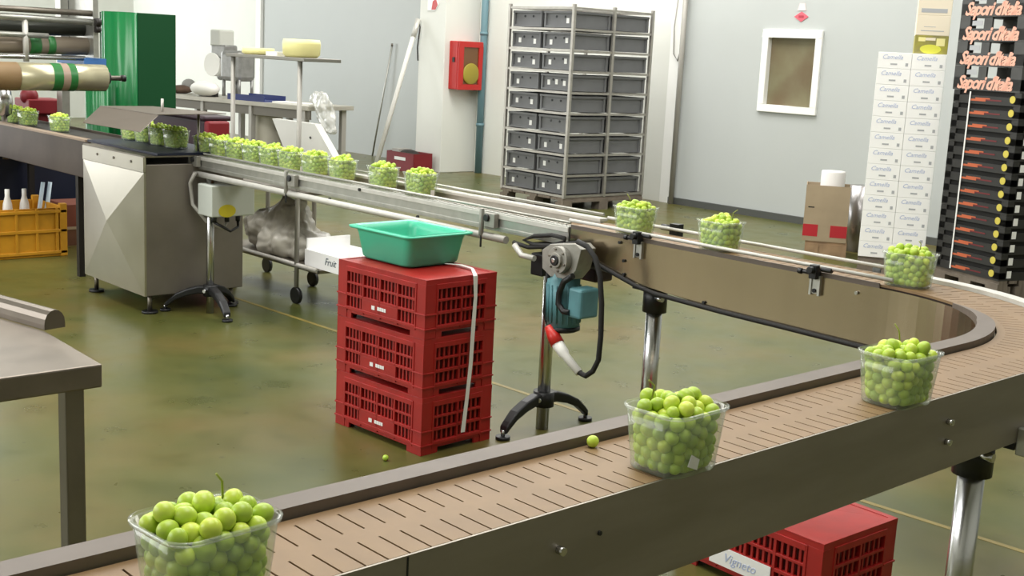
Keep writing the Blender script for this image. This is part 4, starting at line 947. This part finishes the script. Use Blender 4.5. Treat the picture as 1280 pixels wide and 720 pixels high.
text_mb('Vigneto', .04, BLUEP, face_M((-.008, .285, .072), (0, -1, 0), (0, 0, 1)), .3).part('blue_script', pt)
# basin
t = thing('teal_basin', 'teal green plastic basin standing on the red crate stack', 'basin', (3.075, 3.95, .695), R(2))
prof = [(.122, .110, .0), (.130, .118, .01), (.143, .129, .10), (.150, .136, .128), (.152, .138, .134)]
m = MB(); SC2 = lambda hx, hy, z: [(x*1.06, y*1.35, z) for x, y in rrect(hx, hy, .03)]
m.loft([SC2(a, b2, z) for a, b2, z in prof] + [SC2(a-.006, b2-.006, z) for a, b2, z in prof[::-1][1:]], TEAL, True, True, True); m.part('tub', t)
m = MB(); m.loft([SC2(.146, .132, .122), SC2(.166, .150, .122), SC2(.168, .152, .130), SC2(.150, .136, .131)], TEAL, True, False, False); m.part('rim', t)
# white strap on the crates
q = [onz(557, 330, .698), onz(575, 331.5, .698), onz(590, 336, .698)]; q = [Vector((p.x, p.y, .699)) for p in q]
yf = 3.548; dn = [onv(x, y, yf) for x, y in ((594, 345), (594, 372), (591, 410), (588, 455), (583, 500), (578, 540))]
pts = q+dn; vs = []; fs = []
for i, p in enumerate(pts):
    tw = .006+.004*math.sin(i*1.7)**2; vs += [p+Vector((-tw, -.002, 0)), p+Vector((tw, -.004, 0)), p+Vector((tw, -.002, .002)), p+Vector((-tw, 0, .002))]
for i in range(len(pts)-1):
    for j in range(4): fs.append((i*4+j, i*4+(j+1) % 4, i*4+4+(j+1) % 4, i*4+4+j))
m = MB(); m.add(vs, fs, WHITE, False); tag(m.build('white_strap', loc=pts[0]), 'thin white strap hanging down the right side of the red crate stack', 'strap')

# ------------------------------------------------------------------ stainless table in the left foreground
t = thing('steel_table', 'stainless steel table with square legs at the left foreground', 'table', (.5, 2.6, 0), world=True)
z = .85; A_ = (1.10, 2.472); B_ = (1.118, 2.83); pL = onz(0, 397, z); dv = (Vector((pL.x, pL.y))-Vector(B_)).normalized()
m = MB(); dx = Vector((-1, -.005))
Cc = Vector(B_)+dv*.5; TS = mat('table_steel', '#8a8177', .42, .85, .22, 7, rvar=.1)
m.prism([A_, B_, tuple(Cc), (-1.0, Cc.y), (-1.0, 2.462)], z-.052, z, TS); m.part('table_top', t, bevel=.004)
for x_, y_ in ((1.05, 2.52), (-.9, 2.52), (-.9, 3.2), (1.02, 3.2)):
    m = MB(); m.box(x_-.021, x_+.021, y_-.021, y_+.021, 0.012, z-.052, STEELD); o = m.part('leg', t, bevel=.003)
    m = MB(); m.cyl((x_, y_, 0), (x_, y_, .014), .026, BLACK, 12); m.part('foot', o)
m = MB(); m.tube([(-.88, 2.52, .2), (1.04, 2.52, .2)], .015, STEELD, 10); m.part('stretcher', t)
a = Vector((*B_, z)); b_ = a+Vector((dv.x, dv.y, 0))*.6
m = MB(); nrm = Vector((-dv.y, dv.x, 0)); 
if nrm.dot(Vector((1, 0, 0))) < 0: nrm = -nrm
rings = []
for p in (a, b_):
    rg = [p+Vector((0, 0, .0))]
    for k in range(9):
        th = R(180-180*k/8); rg.append(p+nrm*(.028+.028*math.cos(th))+Vector((0, 0, .012+.034*math.sin(th))))
    rg.append(p+nrm*.056); rings.append(rg)
m.loft(rings, TS, False); m.part('rolled_upstand', t)

# ------------------------------------------------------------------ grapes and punnets
PH, PX, PY = .104, .074, .060       # punnet height and half sizes at the rim
def half(z, k):
    f = .88+.12*min(max(z/PH, 0), 1); return (PX*f if k == 0 else PY*f)
def pack(seed, N=172):
    rg = np.random.default_rng(seed); r = rg.uniform(.0112, .0136, N)
    p = np.stack([rg.uniform(-.05, .05, N), rg.uniform(-.04, .04, N), rg.uniform(.02, .24, N)], 1)
    for it in range(420):
        p[:, 2] -= .0006
        d = p[:, None]-p[None]; L = np.sqrt((d**2).sum(2))+1e-9; ov = np.clip((r[:, None]+r[None])*.97-L, 0, None); np.fill_diagonal(ov, 0)
        p += (d/L[..., None]*ov[..., None]).sum(1)*.32
        f = .88+.12*np.clip(p[:, 2]/PH, 0, 1)
        over = np.clip(p[:, 2]-PH, 0, None)
        for k, hh in ((0, PX), (1, PY)):
            lim = hh*f-r-.002-over*.4; lim = np.maximum(lim, .004); p[:, k] = np.clip(p[:, k], -lim, lim)
        # rounded corners
        hx, hy = PX*f-r-.002, PY*f-r-.002; cr_ = .028
        qx, qy = np.abs(p[:, 0])-(hx-cr_), np.abs(p[:, 1])-(hy-cr_); m_ = (qx > 0) & (qy > 0); ln = np.sqrt(qx**2+qy**2)+1e-9
        s_ = np.where(m_ & (ln > cr_), cr_/ln, 1)
        p[:, 0] = np.where(m_, np.sign(p[:, 0])*((hx-cr_)+qx*s_), p[:, 0]); p[:, 1] = np.where(m_, np.sign(p[:, 1])*((hy-cr_)+qy*s_), p[:, 1])
        dome = PH+.040*np.clip(1-.4*(p[:, 0]/PX)**2-.4*(p[:, 1]/PY)**2, .25, 1)
        p[:, 2] = np.minimum(np.maximum(p[:, 2], r+.003), np.maximum(dome-r*.5, dome-r*.5+(.12-it*.0006 if it < 200 else 0)))
    # outer berries first
    f = .88+.12*np.clip(p[:, 2]/PH, 0, 1)
    depth = np.minimum(np.minimum(PX*f-np.abs(p[:, 0]), PY*f-np.abs(p[:, 1])), np.clip(p[:, 2].max()-p[:, 2], 0, None)*.8)
    o = np.argsort(depth); return p[o], r[o]
packs = [pack(s) for s in (1, 2, 3)]
def ico(sub):
    bm = bmesh.new(); bmesh.ops.create_icosphere(bm, subdivisions=sub, radius=1); me = bpy.data.meshes.new('grape'); bm.to_mesh(me); bm.free()
    me.materials.append(GRAPE); me.polygons.foreach_set('use_smooth', [True]*len(me.polygons)); return me
ICO = ico(3); i2 = ico(2); iv = [v.co.copy() for v in i2.vertices]; if_ = [tuple(p.vertices) for p in i2.polygons]
def berries(mb, ps, rs, seed):
    rd = random.Random(seed)
    for p, r in zip(ps, rs):
        e_ = Matrix.Rotation(rd.uniform(0, 3), 3, 'X') @ Matrix.Rotation(rd.uniform(0, 3), 3, 'Z'); s_ = Vector((1, 1, rd.uniform(1, 1.18)))*r
        mb.add([e_ @ Vector((v.x*s_.x, v.y*s_.y, v.z*s_.z))+Vector(p) for v in iv], if_, GRAPE, True)
def stems(seed, g, n=1):
    rd = random.Random(seed)
    for k in range(n):
        mb = MB(); x, y = rd.uniform(-.05, .05), rd.uniform(-.035, .035); z = PH+.03
        mb.tube([(x, y, z-.03), (x+rd.uniform(-.01, .01), y, z), (x+rd.uniform(-.02, .02), y+rd.uniform(-.01, .01), z+rd.uniform(.008, .016))], .0016, STEM, 6); mb.build('stem', g)
heap_mesh = []
for k in range(3):
    mb = MB(); berries(mb, *packs[k], k); o = mb.build('grape_bunch', normals=False); heap_mesh.append(o.data); bpy.data.objects.remove(o)
core_mesh = []
for k in range(3):
    mb = MB(); berries(mb, packs[k][0][94:], packs[k][1][94:], k); o = mb.build('inner_grapes', normals=False); core_mesh.append(o.data); bpy.data.objects.remove(o)
# punnet
def make_punnet():
    m = MB(); rings = [[(x, y, z) for x, y in rrect(PX*f, PY*f, .03)] for f, z in ((.83, .0), (.875, .004), (.89, .02), (.94, .055), (.997, PH))]
    m.loft(rings, CLEAR, True, True, False); t = m.build('grape_punnet', solid=.0008)
    m = MB(); m.loft([[(x, y, PH-.002) for x, y in rrect(PX, PY, .03)], [(x, y, PH-.003) for x, y in rrect(PX+.003, PY+.003, .032)], [(x, y, PH+.002) for x, y in rrect(PX+.004, PY+.004, .032)], [(x, y, PH+.003) for x, y in rrect(PX+.001, PY+.001, .03)]], RIMC, True, False, False); m.part('rim', t)
    return t
pun = make_punnet()
spots = []   # (x, y, z, rz, pack, individual berries, punnet label, bunch label, sticker)
def belt_at(px_, py_, z=.996): p = onz(px_, py_, z); return (p.x, p.y, ZB)
spots += [(belt_at(258, 653), R(4), 0, 1, 'nearest clear punnet, at the bottom left of the picture', 'green grapes heaped in the nearest punnet at the bottom left', '')]
for (x_, y_), lab in (((846, 511), 'second clear punnet from the camera, middle of the front belt'), ((1126, 443), 'third clear punnet on the front belt, just before the curve')):
    spots.append((belt_at(x_, y_), R(random.uniform(-6, 6)), len(spots) % 3, 1, lab, 'green grapes in the '+lab.replace('clear ', ''), 'a' if x_ == 846 else ''))
spots.append(((3.47, 1.94, ZB), R(100), 1, 1, 'clear punnet at the far side of the curve, before the black crates', 'green grapes in the punnet at the far side of the curve', ''))
spots.append(((3.475, 2.685, ZB), R(88), 2, 1, 'clear punnet on the back arm below the framed window', 'green grapes in the punnet on the back arm below the framed window', ''))
spots.append(((3.475, 3.09, ZB), R(94), 0, 1, 'clear punnet on the back arm at the right of the bin rack foot', 'green grapes in the punnet right of the bin rack foot', ''))
ordw = ['first', 'second', 'third', 'fourth', 'fifth', 'sixth', 'seventh', 'eighth', 'ninth', 'tenth', 'eleventh', 'twelfth', 'thirteenth']
vs_ = [4.44, 4.73, 5.07, 5.31, 5.53, 5.72, 5.90, 6.08, 6.26, 6.44]
for i, v in enumerate(vs_):
    spots.append(((3.505, v, .885), R(90+random.uniform(-8, 8)), i % 3, 0, 'clear punnet on the straight conveyor, %s from the right end of the long row' % ordw[i], 'green grapes in the long row on the straight conveyor, %s punnet from the right' % ordw[i], 's' if i in (0, 4) else ''))
for i, v in enumerate((6.64, 6.83, 7.02, 7.21)):
    spots.append(((3.42, v, cz1+.022), R(90), i % 3, 0, 'clear punnet under the steel hood, %s from its open right end' % ordw[i], 'shaded green grapes under the steel hood, %s from its right end' % ordw[i], ''))
for (x_, y_), w_ in zip(((98, 150), (68, 143), (50, 140), (22, 137)), ('nearest to the hood', 'second from the hood', 'third from the hood', 'at the left edge of the picture')):
    p = onz(x_, y_, .95); spots.append(((3.41, p.y, .87), R(90), 1, 0, 'clear punnet on the left infeed conveyor, '+w_, 'green grapes on the left infeed conveyor, '+w_, ''))
for i, (loc, rz, pk, ind, l1_, l2_, st) in enumerate(spots):
    t = pun if i == 0 else dup(pun, loc, rz)
    t.location = loc; t.rotation_euler.z = rz; tag(t, l1_, 'punnet', 'clear grape punnets')
    if st:
        m = MB()
        if st == 'a': m.slab([(-.035, -.0562, .022), (-.010, -.0562, .012), (-.008, -.0582, .03), (-.030, -.0588, .042)], (0, -.001, 0), STICK)
        else: m.slab([(-.0695, -.024, .006), (-.0695, -.002, .006), (-.0715, -.002, .032), (-.0715, -.024, .032)], (-.001, 0, 0), STICK); 
        if st == 's':
            for v_ in m.v: v_.x, v_.y = v_.x, v_.y
        o = m.build('paper_label', t)
    if ind:
        g = thing('grape_bunch', l2_, 'grapes', (loc[0], loc[1], loc[2]+.002), rz, 'green grapes in punnets')
        rd = random.Random(i*11)
        ps, rs = packs[pk]
        for p, r in zip(ps[:94], rs[:94]):
            o = bpy.data.objects.new('grape', ICO); COL.objects.link(o); o.parent = g; o.location = p.tolist(); o.scale = (r, r, r*rd.uniform(1, 1.2)); o.rotation_euler = (rd.uniform(0, 3), rd.uniform(0, 3), 0)
        o = bpy.data.objects.new('inner_grapes', core_mesh[pk]); COL.objects.link(o); o.parent = g; o['kind'] = 'stuff'
        stems(i, g)
    else:
        g = bpy.data.objects.new('grape_bunch', heap_mesh[pk]); COL.objects.link(g); g.location = (loc[0], loc[1], loc[2]+.002); g.rotation_euler.z = rz; tag(g, l2_, 'grapes', 'green grapes in punnets')
p = onz(741, 552, ZB+.010); o = bpy.data.objects.new('loose_grape', ICO); COL.objects.link(o); o.location = (p.x, p.y, ZB+.0105); o.scale = (.0105, .0105, .0105); tag(o, 'single loose green grape lying on the front belt by the guide strip', 'grape')
p = onz(482, 572, .012); o = bpy.data.objects.new('loose_grape', ICO); COL.objects.link(o); o.location = (p.x, p.y, .0115); o.scale = (.012, .012, .0115); tag(o, 'single loose green grape on the floor left of the red crates', 'grape')
for o in bpy.data.objects:
    for k in ('_world', '_o'):
        if k in o: del o[k]
